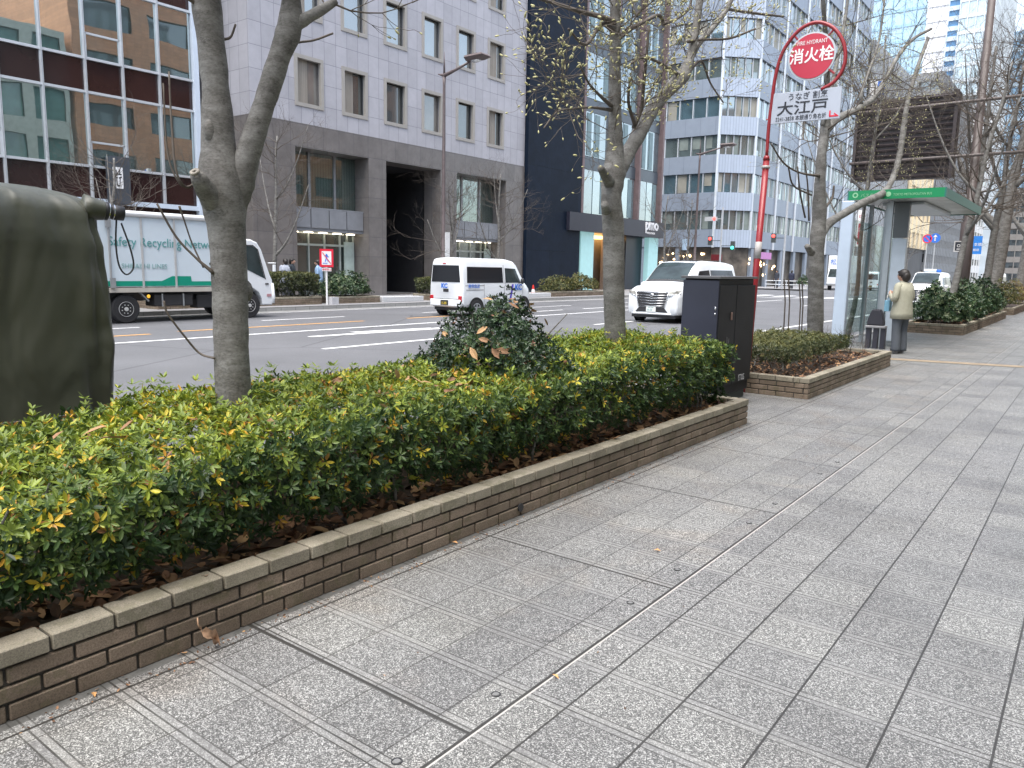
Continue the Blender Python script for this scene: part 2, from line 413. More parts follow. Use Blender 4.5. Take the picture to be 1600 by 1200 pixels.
def litter(name, label, x0, x1, y0, y1, z, n, seed, size=.075, edge=None):
    rng = np.random.default_rng(seed)
    x = rng.uniform(x0, x1, n)
    if edge is not None: x = np.where(rng.random(n) < .6, x1 - np.abs(rng.normal(0, edge, n)), x); x = np.clip(x, x0, x1)
    y = rng.uniform(y0, y1, n); P = np.stack([x, y, z + rng.uniform(.004, .008 if size < .03 else .05, n)], 1)
    Nn = np.stack([rng.normal(0, .3, n), rng.normal(0, .3, n), 1+0*x], 1)
    V, Fc, T = whorls(P, Nn, size, .5, 1, rng, 1.25, 1.75, droop=.35, tint=rng.random(n))
    o = np_mesh(name, V, Fc, litter_m, None, T); return solo(o, label, 'dead leaves', kind='stuff')
def hedge(name, label, cat, x0, x1, y0, y1, zb, zt, dens, L, m, seed, group=None, nl=6, topt=(.45, .9), sidet=(.05, .6), bump=.05, low=.0, spikes=0, end_round=.15, yel=.08, under=.2, layers=(0, -.05, -.1), slope=False):
    """clipped hedge: rosettes of leaves over and inside a rounded box"""
    rng = np.random.default_rng(seed); root = thing(name, label, cat, ((x0+x1)/2, (y0+y1)/2, zb), group=group)
    LV = Leaves()
    def put(P, Nn, tint, n_l=nl, LL=L):
        V, Fc, T = whorls(P, Nn + rng.normal(0, .35, P.shape), LL, .34, n_l, rng, .6, 1.5, tint=tint); LV.add(V, Fc, T)
    W_, D_, H_ = x1-x0, y1-y0, zt-zb
    dip = (lambda y: .12*np.clip((2.1-y)/1.0, 0, 1) - .085*np.clip((y-3.8)/2.0, 0, 1)) if slope else (lambda y: 0*y)
    for li, lay in enumerate(layers):
        dn = dens*(1 if li == 0 else .6)
        n = int(W_*D_*dn)
        x = rng.uniform(x0, x1, n); y = rng.uniform(y0, y1, n)
        ed = np.minimum(np.minimum(x-x0, x1-x), np.minimum(y-y0, y1-y)); rr = np.clip(1-ed/end_round, 0, 1)
        z = zt - dip(y) + bump*vnoise(x*2, y*2, seed) + rng.normal(0, .018, n) - rr**2*.10 + lay
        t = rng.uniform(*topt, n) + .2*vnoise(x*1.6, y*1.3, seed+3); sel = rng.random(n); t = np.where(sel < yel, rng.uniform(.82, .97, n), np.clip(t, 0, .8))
        put(np.stack([x, y, z], 1), np.stack([0*x, 0*x, 1+0*x], 1) + np.stack([(x-(x0+x1)/2)*.4, 0*x, 0*x], 1), t)
        for side, (ax, ln) in enumerate((('x1', D_), ('x0', D_), ('y0', W_), ('y1', W_))):
            n = int(ln*H_*dn*(1.1 if side != 1 else .4))
            hgt = rng.random(n); zz = zb + H_*hgt
            tuck = np.clip(.45-hgt, 0, 1)*.35 + .05*vnoise(hgt*5, rng.random(n)*0+side)  # tucks in towards its foot
            a = rng.random(n)
            if ax == 'x1': x = x1 - tuck + lay*.8 + rng.normal(0, .02, n); y = y0 + a*ln; x = x + bump*vnoise(y*3, zz*3, seed+1); Nn = np.stack([1+0*x, 0*x, .45+0*x], 1)
            elif ax == 'x0': x = x0 + tuck - lay*.8; y = y0 + a*ln; Nn = np.stack([-1+0*x, 0*x, .4+0*x], 1)
            elif ax == 'y0': y = y0 + tuck - lay*.8; x = x0 + a*ln; Nn = np.stack([0*x, -1+0*x, .4+0*x], 1)
            else: y = y1 - tuck + lay*.8; x = x0 + a*ln; Nn = np.stack([0*x, 1+0*x, .4+0*x], 1)
            zz = zz - dip(y)*hgt
            keep = rng.random(n) < np.clip(.15 + hgt*2.2, 0, 1)
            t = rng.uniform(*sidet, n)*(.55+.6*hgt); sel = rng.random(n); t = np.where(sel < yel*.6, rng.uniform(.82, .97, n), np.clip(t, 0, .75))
            put(np.stack([x, y, zz], 1)[keep], Nn[keep], t[keep])
    if spikes:
        x = rng.uniform(x0+.1, x1, spikes); y = rng.uniform(y0, y1, spikes); 
        for q in range(3):
            z = zt - dip(y) + .015 + q*.036 + bump*vnoise(x*2, y*2, seed)
            put(np.stack([x, y, z], 1), np.stack([0*x, 0*x, 1+0*x], 1)*4, rng.uniform(.6, .8, spikes), LL=L*1.1)
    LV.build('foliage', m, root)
    mb = MB(); rnd = random.Random(seed); ns = int(W_*D_*7)
    for _ in range(ns):
        x, y = rnd.uniform(x0+.12, x1-.12), rnd.uniform(y0+.1, y1-.1)
        p = [Vector((x, y, zb-.12))]
        for s_ in range(3): p.append(p[-1] + Vector((rnd.uniform(-.09, .09), rnd.uniform(-.09, .09), (zt-zb+.05)/3)))
        mb.tube(p, [.012, .009, .007, .004], 5, False)
    mb.build('stems', barkmat(), root)
    return root
# ------------------------------------------------------------------ trees
bud_m = mat('magnolia_bud', (.42, .40, .20), .6, var=.25, scale=30)
twig_m = mat('twig_bark', (.095, .078, .064), .8, var=.25, scale=12)
def grow(mb, buds, rnd, p, d, length, r, depth, maxd, droop=0.0, spread=.8, budsize=.02, dens=1.0, n=5):
    p = Vector(p); d = Vector(d).normalized(); segs = 5 if depth < 2 else 4
    pts = [p.copy()]; dirs = [d.copy()]
    for i in range(segs):
        d = (d + Vector((rnd.gauss(0, .16), rnd.gauss(0, .16), rnd.gauss(.05-droop, .13)))).normalized()
        p = p + d*length/segs; pts.append(p.copy()); dirs.append(d.copy())
    mb.tube(pts, [max(.0013, r*(1-.72*i/segs)) for i in range(segs+1)], max(3, n-depth), False)
    if depth >= maxd:
        if budsize:
            q = dirs[-1].to_track_quat('Z', 'Y'); s_ = budsize*rnd.uniform(.6, 1.1)
            buds.ell(pts[-1] + dirs[-1]*s_*.5, s_*.27, s_*.27, s_*.7, 5, 4, q)
        return
    kids = max(2, int(rnd.randint(4, 6)*dens)) if depth < maxd-1 else rnd.randint(2, 4)
    for k_ in range(kids):
        t = rnd.uniform(.25, 1.0) if k_ else 1.0
        i = min(segs, max(1, int(t*segs))); base = pts[i]
        perp = Vector((rnd.gauss(0, 1), rnd.gauss(0, 1), rnd.gauss(0, 1)*.8)); perp = (perp - dirs[i]*perp.dot(dirs[i])).normalized()
        nd = (dirs[i]*rnd.uniform(.5, 1.0) + perp*spread*rnd.uniform(.5, 1.1) + Vector((0, 0, .18))).normalized()
        grow(mb, buds, rnd, base, nd, length*rnd.uniform(.42, .68), max(.0016, r*(.5 if k_ else .6)), depth+1, maxd, droop, spread, budsize, dens, n)
def smooth_path(pts, rs, sub=4):
    """Catmull-Rom through the points"""
    P = [pts[0]*2-pts[1]] + list(pts) + [pts[-1]*2-pts[-2]]; out = []; ro = []
    for i in range(1, len(P)-2):
        for s_ in range(sub):
            t = s_/sub; a, b, c, d = P[i-1], P[i], P[i+1], P[i+2]
            out.append(.5*((2*b) + (c-a)*t + (2*a-5*b+4*c-d)*t*t + (-a+3*b-3*c+d)*t**3)); ro.append(rs[i-1]*(1-t)+rs[i]*t)
    out.append(pts[-1]); ro.append(rs[-1]); return out, ro
def limb3d(pix, X, rnd=None):
    """pix: (px, py, width_px[, dx]) -> points and radii on the plane x = X (+dx)"""
    pts, rs = [], []
    for q in pix:
        p = at_x(q[0], q[1], X + (q[3] if len(q) > 3 else 0)); dep = (CM.transposed() @ (p-CP)); 
        pts.append(p); rs.append(q[2]*.5*(-dep.z)/F)
    return pts, rs
class Tree:
    def __init__(s, label, base, seed, group='bare street trees', name='bare_tree'):
        s.root = thing(name, label, 'tree', base, group=group); s.trunk = MB(); s.tw = MB(); s.bd = MB(); s.rnd = random.Random(seed)
    def limb(s, pts, rs, n=14, knob=.06):
        p, r = smooth_path(pts, rs); r = [q*(1+s.rnd.gauss(0, knob*.5)) for q in r]
        s.trunk.tube(p, r, n, True); return p, r
    def sprout(s, path, rads, count, length, maxd=2, t0=.2, t1=1, droop=0, spread=.8, bs=.02, dens=1, bias=(0,0,0), rr=None):
        for _ in range(count):
            i = min(len(path)-2, int(s.rnd.uniform(t0, t1)*(len(path)-1)))
            ax = (path[i+1]-path[i]).normalized(); v = Vector((s.rnd.gauss(0,1), s.rnd.gauss(0,1), s.rnd.gauss(0,1)))
            v = (v - ax*v.dot(ax)).normalized() + ax*.4 + Vector(bias); v.normalize()
            L_ = length*s.rnd.uniform(.6, 1.2)
            grow(s.tw, s.bd, s.rnd, path[i]+v*rads[i]*.6, v, L_, rr or max(.003, min(rads[i]*.45, L_*.014)), 0, maxd, droop, spread, bs, dens)
    def done(s):
        s.trunk.build('trunk', barkmat(), s.root, smooth=True)
        if s.tw.v: 
            c = s.tw.build('crown', twig_m, s.root, smooth=True)
            if s.bd.v: s.bd.build('buds', bud_m, c, smooth=True)
        return s.root
# ================================================================== SETTING
ROAD = -0.12
def sidewalk_mat():
    k = N('sidewalk_blocks'); x, y, z = k.xyz()
    left = k.math('LESS_THAN', x, -1.48); right = k.math('SUBTRACT', 1.0, left)
    lx = k.math('MULTIPLY', frac_line(k, x, .3, .008, -.12), right)
    lxl = k.math('MULTIPLY', k.math('MULTIPLY', frac_line(k, x, .3, .006, -1.63), left), .8)
    yc = frac_line(k, y, .3, .007, 2.98)
    bnd = k.math('MULTIPLY', frac_line(k, y, .3, .064, 2.98), 1.0)
    edge = k.math('SUBTRACT', bnd, frac_line(k, y, .3, .053, 2.98), clamp=True)
    wide = k.math('MULTIPLY', frac_line(k, y, 1.485, .013, 1.76), left)
    gut = k.math('MULTIPLY', k.math('GREATER_THAN', x, -2.606), k.math('LESS_THAN', x, -2.594))
    slot = k.math('MULTIPLY', k.math('GREATER_THAN', x, -1.487), k.math('LESS_THAN', x, -1.474))
    metal = k.math('MULTIPLY', k.math('GREATER_THAN', x, -1.474), k.math('LESS_THAN', x, -1.467))
    irr = k.ramp(k.noise(2.5, 3), [(.35, (.6,)*3), (.6, (1,)*3)])
    soft = k.math('MULTIPLY', k.math('MAXIMUM', k.math('MULTIPLY', yc, 1.0), k.math('MULTIPLY', edge, .95)), irr)
    lines = k.math('MAXIMUM', k.math('MAXIMUM', lx, lxl), k.math('MAXIMUM', soft, wide))
    lines = k.math('MAXIMUM', lines, k.math('MAXIMUM', gut, slot))
    # exposed aggregate
    vo = k.n('ShaderNodeTexVoronoi', feature='F1'); vo.inputs['Scale'].default_value = 255; k.l(k.tc.outputs['Object'], vo.inputs['Vector'])
    vs = k.n('ShaderNodeSeparateColor'); k.l(vo.outputs['Color'], vs.inputs[0])
    spec = k.ramp(vs.outputs[0], [(0, (.085, .085, .084)), (.45, (.135, .135, .133)), (.62, (.235, .235, .23)), (.86, (.41, .41, .40)), (1, (.58, .58, .57))])
    sp2 = k.ramp(k.noise(300, 2, .6), [(.35, (.72,)*3), (.65, (1.25,)*3)])
    base = k.mix(1.0, spec, sp2, 'MULTIPLY')
    light = k.mix(bnd, base, k.mix(.45, base, (.33, .33, .325)))
    # each block its own shade
    fx = k.math('FLOOR', k.math('DIVIDE', k.math('ADD', x, .12), .3)); fy = k.math('FLOOR', k.math('DIVIDE', k.math('ADD', y, -2.98), .3))
    cb = k.n('ShaderNodeCombineXYZ'); k.l(fx, cb.inputs[0]); k.l(fy, cb.inputs[1])
    wn = k.n('ShaderNodeTexWhiteNoise', noise_dimensions='2D'); k.l(cb.outputs[0], wn.inputs['Vector'])
    light = k.mix(1.0, light, k.ramp(wn.outputs['Value'], [(0, (.82, .82, .83)), (.5, (.97, .97, .97)), (1, (1.08, 1.08, 1.06))]), 'MULTIPLY')
    stain = k.ramp(k.noise(.9, 6, .7), [(.3, (.74, .73, .72)), (.5, (.95, .95, .95)), (.7, (1.06, 1.06, 1.06))])
    c = k.mix(1.0, light, stain, 'MULTIPLY')
    warm = k.math('MULTIPLY', k.math('MULTIPLY', k.ramp(k.noise(1.6, 4, .6, dist=.5), [(.5, (0, 0, 0)), (.68, (1, 1, 1))]), left), .4)
    c = k.mix(1.0, c, (.90, .90, .89), 'MULTIPLY'); c = k.mix(warm, c, k.mix(1.0, c, (1.12, .98, .86), 'MULTIPLY'))
    smoothg = k.math('MULTIPLY', k.math('LESS_THAN', x, -2.652), k.math('GREATER_THAN', x, -2.72))
    gaps = k.math('MAXIMUM', k.math('LESS_THAN', y, 7.5), k.math('MULTIPLY', k.math('GREATER_THAN', y, 9.38), k.math('LESS_THAN', y, 13.97))); smoothg = k.math('MULTIPLY', smoothg, gaps)
    c = k.mix(smoothg, c, k.ramp(k.noise(12, 5, .7), [(.3, (.075, .075, .07)), (.7, (.15, .148, .14))]))
    c = k.mix(k.math('MULTIPLY', lines, .93), c, (.03, .028, .025))
    gv = k.n('ShaderNodeTexVoronoi', feature='F1'); gv.inputs['Scale'].default_value = 2.6; gv.inputs['Randomness'].default_value = 1; k.l(k.tc.outputs['Object'], gv.inputs['Vector'])
    gum = k.math('MULTIPLY', k.math('LESS_THAN', k.math('ADD', gv.outputs['Distance'], k.math('MULTIPLY', k.noise(40, 2), .03)), .045), .45); c = k.mix(gum, c, (.09, .088, .085))
    c = k.mix(metal, c, (.45, .43, .40)); k.col(c)
    k.b.inputs['Roughness'].default_value = .5; k.b.inputs['Specular IOR Level'].default_value = .4
    h = k.math('SUBTRACT', k.math('MULTIPLY', vs.outputs[0], .15), k.math('MULTIPLY', lines, 1.0)); k.bump(h, .35, .004)
    return k.m
def asphalt_mat():
    k = N('asphalt')
    g = k.ramp(k.noise(140, 3, .8), [(.3, (.07, .072, .078)), (.55, (.135, .138, .148)), (.75, (.25, .25, .26))])
    st = k.ramp(k.noise(.35, 5, .6), [(.3, (.82, .82, .82)), (.7, (1.12, 1.12, 1.12))]); c = k.mix(1.0, g, st, 'MULTIPLY')
    x, y, z = k.xyz()
    cr = k.n('ShaderNodeTexVoronoi', feature='DISTANCE_TO_EDGE'); cr.inputs['Scale'].default_value = .16
    k.l(k.tc.outputs['Object'], cr.inputs['Vector']); nz = k.math('LESS_THAN', cr.outputs['Distance'], .004)
    c = k.mix(k.math('MULTIPLY', nz, .55), c, (.03, .03, .032)); k.col(c)
    k.b.inputs['Roughness'].default_value = .62; k.bump(k.noise(120, 4, .7), .5, .006); return k.m
sw = MB()
xs = [-4.55, -2, 0.5, 5.2]; 
sw.quad((-4.55, -12, 0), (5.2, -12, 0), (5.2, 160, 0), (-4.55, 160, 0))
struct(sw, 'sidewalk', sidewalk_mat())
g_ = MB(); g_.quad((-900, -500, -.3), (900, -500, -.3), (900, 1500, -.3), (-900, 1500, -.3)); struct(g_, 'ground', mat('bare_ground', (.12, .12, .12), .9))
rd = MB(); rd.quad((-22.3, -60, ROAD), (-4.7, -60, ROAD), (-4.7, 420, ROAD), (-22.3, 420, ROAD))
rd.quad((-90, 58, ROAD), (-22.3, 58, ROAD), (-22.3, 73.5, ROAD), (-90, 73.5, ROAD)); asph = asphalt_mat(); struct(rd, 'road', asph)
farp = cladding('far_paving', (.27, .27, .27), (.12, .12, .12), .3, .3, .012, .6, offz=0, useX=False)
fs = MB(); fs.quad((-60, -60, .0), (-22.5, -60, .0), (-22.5, 58, .0), (-60, 58, .0)); fs.quad((-60, 73.5, 0), (-22.5, 73.5, 0), (-22.5, 420, 0), (-60, 420, 0))
struct(fs, 'far_sidewalk', mat('far_paving_stone', (.27, .27, .275), .6, scale=9, var=.2))
kerb_m = cladding('kerb_stone', (.30, .30, .295), (.08, .08, .08), .6, 5, .012, .75)
kb = MB(); kb.box(-4.70, -60, -.3, -4.55, 420, .004); kb.box(-22.5, -60, -.3, -22.3, 57.8, .004); kb.box(-22.5, 73.7, -.3, -22.3, 420, .004)
struct(kb, 'kerb', kerb_m)
gt = MB(); gt.box(-5.2, -60, ROAD-.1, -4.705, 420, ROAD+.006); gt.box(-22.295, -60, ROAD-.1, -21.75, 57.8, ROAD+.006)
struct(gt, 'gutter', mat('gutter_concrete', (.22, .22, .215), .8, var=.2, scale=4))
# markings
def markmat(name, c):
    k = N(name); w = k.ramp(k.noise(18, 5, .75), [(.36, (.09, .09, .095)), (.46, c)]); k.col(w); k.b.inputs['Roughness'].default_value = .6; return k.m
mwh, mor = markmat('road_paint_white', (.72, .73, .74)), markmat('road_paint_orange', (.62, .33, .10))
mk = MB(); z_ = ROAD+.005
def stripe(x, y0, y1, w=.15): mk.quad((x-w/2, y0, z_), (x+w/2, y0, z_), (x+w/2, y1, z_), (x-w/2, y1, z_))
stripe(-15.3, -10, 47); stripe(-7.4, 10, 57); stripe(-7.4, 76, 200)
for y in (-.5, 9.5, 19.5, 29.5, 39.5, 78, 90, 102): stripe(-11.8, y, y+3.1 if y < 9 or y > 10 else 12.9)
stripe(-18.6, 8.2, 9.4, .13)
for y in (13, 19.5, 26, 32, 38, 44): stripe(-18.8, y, y+3, .13)
stripe(-21.6, -10, 56, .12)
mk.quad((-14.1, 10.9, z_), (-13.9, 10.9, z_), (-13.62, 15.2, z_), (-13.95, 15.2, z_)); mk.quad((-14.4, 12.4, z_), (-14.1, 12.4, z_), (-13.95, 14.8, z_), (-14.05, 14.9, z_))
for y in (21.5, 27): stripe(-16.9, y, y+4)
for i in range(9): mk.quad((-21.3+i*1.6, 53, z_), (-20.5+i*1.6, 53, z_), (-20.5+i*1.6, 56.5, z_), (-21.3+i*1.6, 56.5, z_))
mk.quad((-22, 50.6, z_), (-15.4, 50.6, z_), (-15.4, 51, z_), (-22, 51, z_))
mk.quad((-15.1, 75.6, z_), (-5.4, 75.6, z_), (-5.4, 76, z_), (-15.1, 76, z_))
struct(mk, 'road_marking', mwh)
mk = MB()
stripe(-17.0, 9.5, 15.2, .15); stripe(-16.75, 5, 8.7, .15); stripe(-17.1, 5, 7.6, .12); stripe(-21.9, 10, 19.5, .14); stripe(-17.05, 17, 21, .15)
struct(mk, 'orange_road_marking', mor)
ts = MB(); a, b = at_z(1392, 560.7, .005), at_z(1600, 573, .005); d = (b-a)/(b.x-a.x)
p0, p1 = a + d*(-2.95-a.x), a + d*(5.1-a.x); h = Vector((0, .17, 0)); ts.quad(p0-h, p1-h, p1+h, p0+h)
struct(ts, 'paving_strip', mat('ochre_paving', (.27, .215, .15), .75, scale=6, var=.2))
# ================================================================== BUILDINGS across the street
glassL = glass_facade('reflecting_window_glass', (.06, .09, .085), .55, .015, .2, .5)
glassD = glass_facade('dark_window_glass', (.045, .05, .052), .12, .04, .15)
glassB = glass_facade('blue_window_glass', (.08, .14, .17), .3, .04, .3, .4)
glassC = glass_facade('pale_cyan_glass', (.13, .22, .25), .35, .06, .3, .2)
curtain = cladding('curtain_behind_glass', (.21, .20, .185), (.09, .085, .08), .16, 50, .03, .5)
# --- left office
maroon = mat('maroon_spandrel_glass', (.030, .014, .014), .12, var=.2, scale=.6, coat=.3)
root = thing('glass_office_building', 'glass office block with pale aluminium mullions and maroon spandrels reflecting orange brick', 'building', (-30.6, 14, 0))
XL = -30.6; k_ = 1.055
mull = [MBy for MBy in (5.4, 6.82, 8.24, 9.66, 11.08, 12.46, 13.95, 15.33, 16.78, 18.2)]
w = MB(); w.box(-48, -14, 0, XL-.32, 18.3, 38); w.build('wall', mat('dark_office_core', (.05, .045, .045), .6), root)
lv = [(3.72, 4.96, 'band')]; z = 4.96
while z < 36: lv += [(z, z+2.66, 'glass'), (z+2.66, z+3.86, 'band')]; z += 3.86
ys = [-14, -8, -2, 2.5, 5.4] + mull[1:]
for z0, z1, kd in lv:
    if kd == 'band':
        m = MB(); m.box(XL-.30, -14, z0, XL-.05, 18.2, z1); m.build('spandrel', maroon, root)
    elif z0 < 18:
        for i in range(3, len(ys)-1):
            fr = MB(); fr.box(XL-.30, ys[i]+.03, z0, XL-.03, ys[i+1]-.03, z1)
            o = fr.build('window', glassL, root)
            if i % 3 == 1:
                s_ = MB(); s_.box(XL-.03, ys[i]+.06, z0+.85, XL+.02, ys[i+1]-.06, z0+.92); s_.box(XL-.03, ys[i]+.04, z0+.02, XL+.02, ys[i]+.1, z0+.9); s_.box(XL-.03, ys[i+1]-.1, z0+.02, XL+.02, ys[i+1]-.04, z0+.9)
                s_.build('sash', alum, o)
    else:
        m = MB(); m.box(XL-.30, -14, z0, XL-.03, 18.2, z1); m.build('upper_window', glassL, root)
rl = MB()
for z0, z1, kd in lv: rl.box(XL-.06, -14, z0-.045, XL+.055, 18.2, z0+.045)
rl.build('rail', alum, root)
ml = MB()
for i, y in enumerate(ys[:-1]): ml.box(XL-.06, y-.028, 3.8, XL+.10, y-.008, 38); ml.box(XL-.06, y+.008, 3.8, XL+.10, y+.028, 38); ml.box(XL-.06, y-.04, 3.8, XL+.03, y+.04, 38)
ml.build('mullion', alum, root)
e = MB(); e.box(XL-.3, 18.2, .2, XL+.16, 18.42, 38); e.box(XL-.3, 11, 3.6, XL+.14, 18.2, 3.78); e.build('edge_trim', mat('pale_blue_trim', (.60, .68, .78), .4, var=.04), root)
gf = MB(); gf.box(XL-.3, -14, 0, XL-.1, 18.2, 3.6); gf.build('shopfront', maroon, root)
sg = MB(); sg.box(XL-.05, 9.2, 3.85, XL+.15, 11.0, 4.9); 
sb = MB(); c = at_x(181, 278, XL+.62)
# projecting emblem sign
er = thing('projecting_emblem_sign', 'small white projecting sign with a black line drawing on dark box', 'sign', c)
m = MB(); m.box(c.x-.5, c.y-.12, c.z-.95, c.x, c.y+.55, c.z+.8); m.build('sign_box', mat('slate_sign_box', (.05, .06, .075), .5), er)
m = MB(); m.box(c.x, c.y-.10, c.z-.38, c.x+.03, c.y+.26, c.z+.40); m.build('panel', txt_white, er)
m = MB(); x_ = c.x+.032; yy = c.y+.08
for (a0, b0, a1, b1, w0) in ((-.13,.14,.13,.14,.05), (-.13,.05,-.02,.0,.05), (.13,.05,.02,.0,.05), (-.07,.02,-.045,-.28,.03), (.07,.02,.045,-.28,.03), (-.06,-.28,.06,-.28,.06), (-.07,.30,-.05,.16,.035), (.07,.30,.05,.16,.035)):
    m.obox((x_, yy+a0, c.z+b0), (x_, yy+a1, c.z+b1), w0, .006, up=(1, 0, 0))
m.build('emblem', txt_black, er)
# --- grey stone office
XG = -29.0; Y0, Y1 = 19.8, 39.0
root = thing('grey_stone_office_building', 'pale grey stone office building with square windows above a dark granite base', 'building', (XG, 29, 0))
lightst = cladding('pale_stone_cladding', (.41, .405, .435), (.20, .20, .23), .66, .94, .02, .45, offy=.0, offz=.1, useX=True)
darkst = cladding('dark_granite_cladding', (.165, .152, .145), (.085, .08, .085), .9, .95, .02, .35, var=.2, useX=True)
def holed(mb, X, y0, y1, z0, z1, holes, dep, back=True):
    ys_ = sorted({y0, y1, *[h[0] for h in holes], *[h[1] for h in holes]}); zs = sorted({z0, z1, *[h[2] for h in holes], *[h[3] for h in holes]})
    for i in range(len(ys_)-1):
        for j in range(len(zs)-1):
            cy, cz = (ys_[i]+ys_[i+1])/2, (zs[j]+zs[j+1])/2
            if any(h[0] < cy < h[1] and h[2] < cz < h[3] for h in holes): continue
            mb.quad((X, ys_[i], zs[j]), (X, ys_[i+1], zs[j]), (X, ys_[i+1], zs[j+1]), (X, ys_[i], zs[j+1]))
    for a, b, c_, d_ in holes:
        p = [(X, a, c_), (X, b, c_), (X, b, d_), (X, a, d_)]; q = [(X-dep, *t[1:]) for t in p]
        for i in range(4): mb.quad(p[i], q[i], q[(i+1) % 4], p[(i+1) % 4])
wins = []
for zc in (9.47, 13.2, 16.93, 20.66):
    for yc in (22.85, 25.5, 28.15, 30.8, 33.46, 36.13): wins.append((yc-.70, yc+.70, zc-1.0, zc+1.0))
m = MB(); holed(m, XG, Y0, Y1, 7.65, 26, wins, .45)
m.quad((XG, Y0, 7.65), (XG, Y0, 26), (-48, Y0, 26), (-48, Y0, 7.65)); m.quad((XG, Y1, 7.65), (-48, Y1, 7.65), (-48, Y1, 26), (XG, Y1, 26)); m.quad((XG, Y0, 26), (XG, Y1, 26), (-48, Y1, 26), (-48, Y0, 26))
m.build('wall', lightst, root)
big = [(22.0, 26.3, .02, 6.62), (27.45, 31.45, .02, 6.62), (32.75, 37.2, .02, 6.62)]
m = MB(); holed(m, XG+.03, Y0-.03, Y1, 0, 7.65, big, 1.3)
m.quad((XG+.03, Y0-.03, 0), (XG+.03, Y0-.03, 7.65), (-48, Y0-.03, 7.65), (-48, Y0-.03, 0)); m.quad((XG+.03, Y1, 0), (-48, Y1, 0), (-48, Y1, 7.65), (XG+.03, Y1, 7.65)); m.quad((XG+.03, Y0-.03, 7.65), (XG+.03, Y1, 7.65), (XG, Y1, 7.65), (XG, Y0-.03, 7.65))
m.build('granite_base', darkst, root)
frm = mat('beige_window_frame', (.34, .32, .29), .5, var=.05); blind = cladding('window_blind', (.30, .27, .23), (.2, .18, .15), .09, 50, .012, .6)
rn = random.Random(4)
for i, (a, b, c_, d_) in enumerate(wins):
    f = MB()
    for q in ((a-.09, a+.07, c_-.09, d_+.09), (b-.07, b+.09, c_-.09, d_+.09), (a+.07, b-.07, c_-.09, c_+.07), (a+.07, b-.07, d_-.07, d_+.09)): f.box(XG-.12, q[0], q[2], XG+.04, q[1], q[3])
    o = f.build('window', frm, root)
    p = MB(); p.box(XG-.35, a, c_, XG-.22, b, d_); p.build('pane', glass_facade('mirror_pane', (.09, .095, .10), .3, .02, .06, .8) if 6 <= i < 12 else (glassD if i % 3 else glass_facade('blind_pane', (.17, .16, .15), .12, .05, .1)), o)
    if rn.random() < .5:
        y_ = a + rn.uniform(.15, .6); v = MB(); v.box(XG-.21, y_, c_+.02, XG-.19, min(b-.05, y_+rn.uniform(.4, .8)), d_-.02); v.build_each('blind', blind, o)
# big bays
for bi, (a, b) in enumerate(((22.0, 26.3), (32.75, 37.2))):
    p = MB(); p.box(XG-1.2, a, 4.1, XG-1.0, b, 6.6); o = p.build('tall_window', curtain, root)
    q = MB()
    for t in ((.33, .36), (.68, .71)): q.box(XG-1.0, a+(b-a)*t[0], 4.1, XG-.92, a+(b-a)*t[1], 6.6)
    q.build('mullion', grey_metal, o)
    g = MB(); g.box(XG-.98, a, 4.1, XG-.96, b, 6.6); g.build('pane', clear_glass('shop_glass'), o)
    p = MB(); 
    for j in range(4):
        y0_ = a+.02+(b-a-.04)*j/4; p.box(XG-1.0, y0_+.03, 3.15, XG-.35, y0_+(b-a-.04)/4-.03, 4.0)
    p.box(XG-1.1, a, 3.0, XG-.40, b, 3.14); p.box(XG-1.1, a, 4.01, XG-.38, b, 4.08)
    p.build('panel_band', mat('pale_grey_panel', (.22, .23, .25), .4, var=.08), root)
    p = MB(); p.box(XG-1.3, a, .02, XG-1.15, b, 3.0); o = p.build('entrance_window', glass_facade('lobby_glass', (.06, .075, .07), .08, .04, .1), root)
    q = MB()
    for t in (0, .12, .34, .56, .78, .88, .98): q.box(XG-1.15, a+(b-a)*t, .02, XG-1.07, a+(b-a)*t+.07, 3.0)
    q.box(XG-1.15, a, 2.35, XG-1.08, b, 2.45); q.build('frame', mat('pale_door_frame', (.42, .47, .45), .4), o)
    q = MB(); q.box(XG-1.06, b-.7, .02, XG-1.0, b-.1, 2.6); q.box(XG-1.06, a+.05, .02, XG-1.0, a+.45, 2.6); q.build_each('frosted_panel', mat('frosted_green_panel', (.50, .60, .56), .3), o)
    q = MB(); 
    for t in range(5): q.box(XG-1.0, a+.3+t*.85, 2.94, XG-.8, a+.7+t*.85, 2.975)
    q.build_each('downlight', mat('lit_downlight', (.9, .85, .75), .4, var=0, emit=(1, .86, .65), estr=2.2), root)
p = MB(); p.box(XG-6, 27.45, 0.0, XG-5.8, 31.45, 6.7); p.box(XG-6, 27.3, 0, XG-1.2, 27.45, 6.7); p.box(XG-6, 31.45, 0, XG-1.2, 31.6, 6.7); p.box(XG-6, 27.3, 6.62, XG-1.2, 31.6, 6.8)
p.build('passage', mat('black_passage_wall', (.025, .025, .028), .7), root)
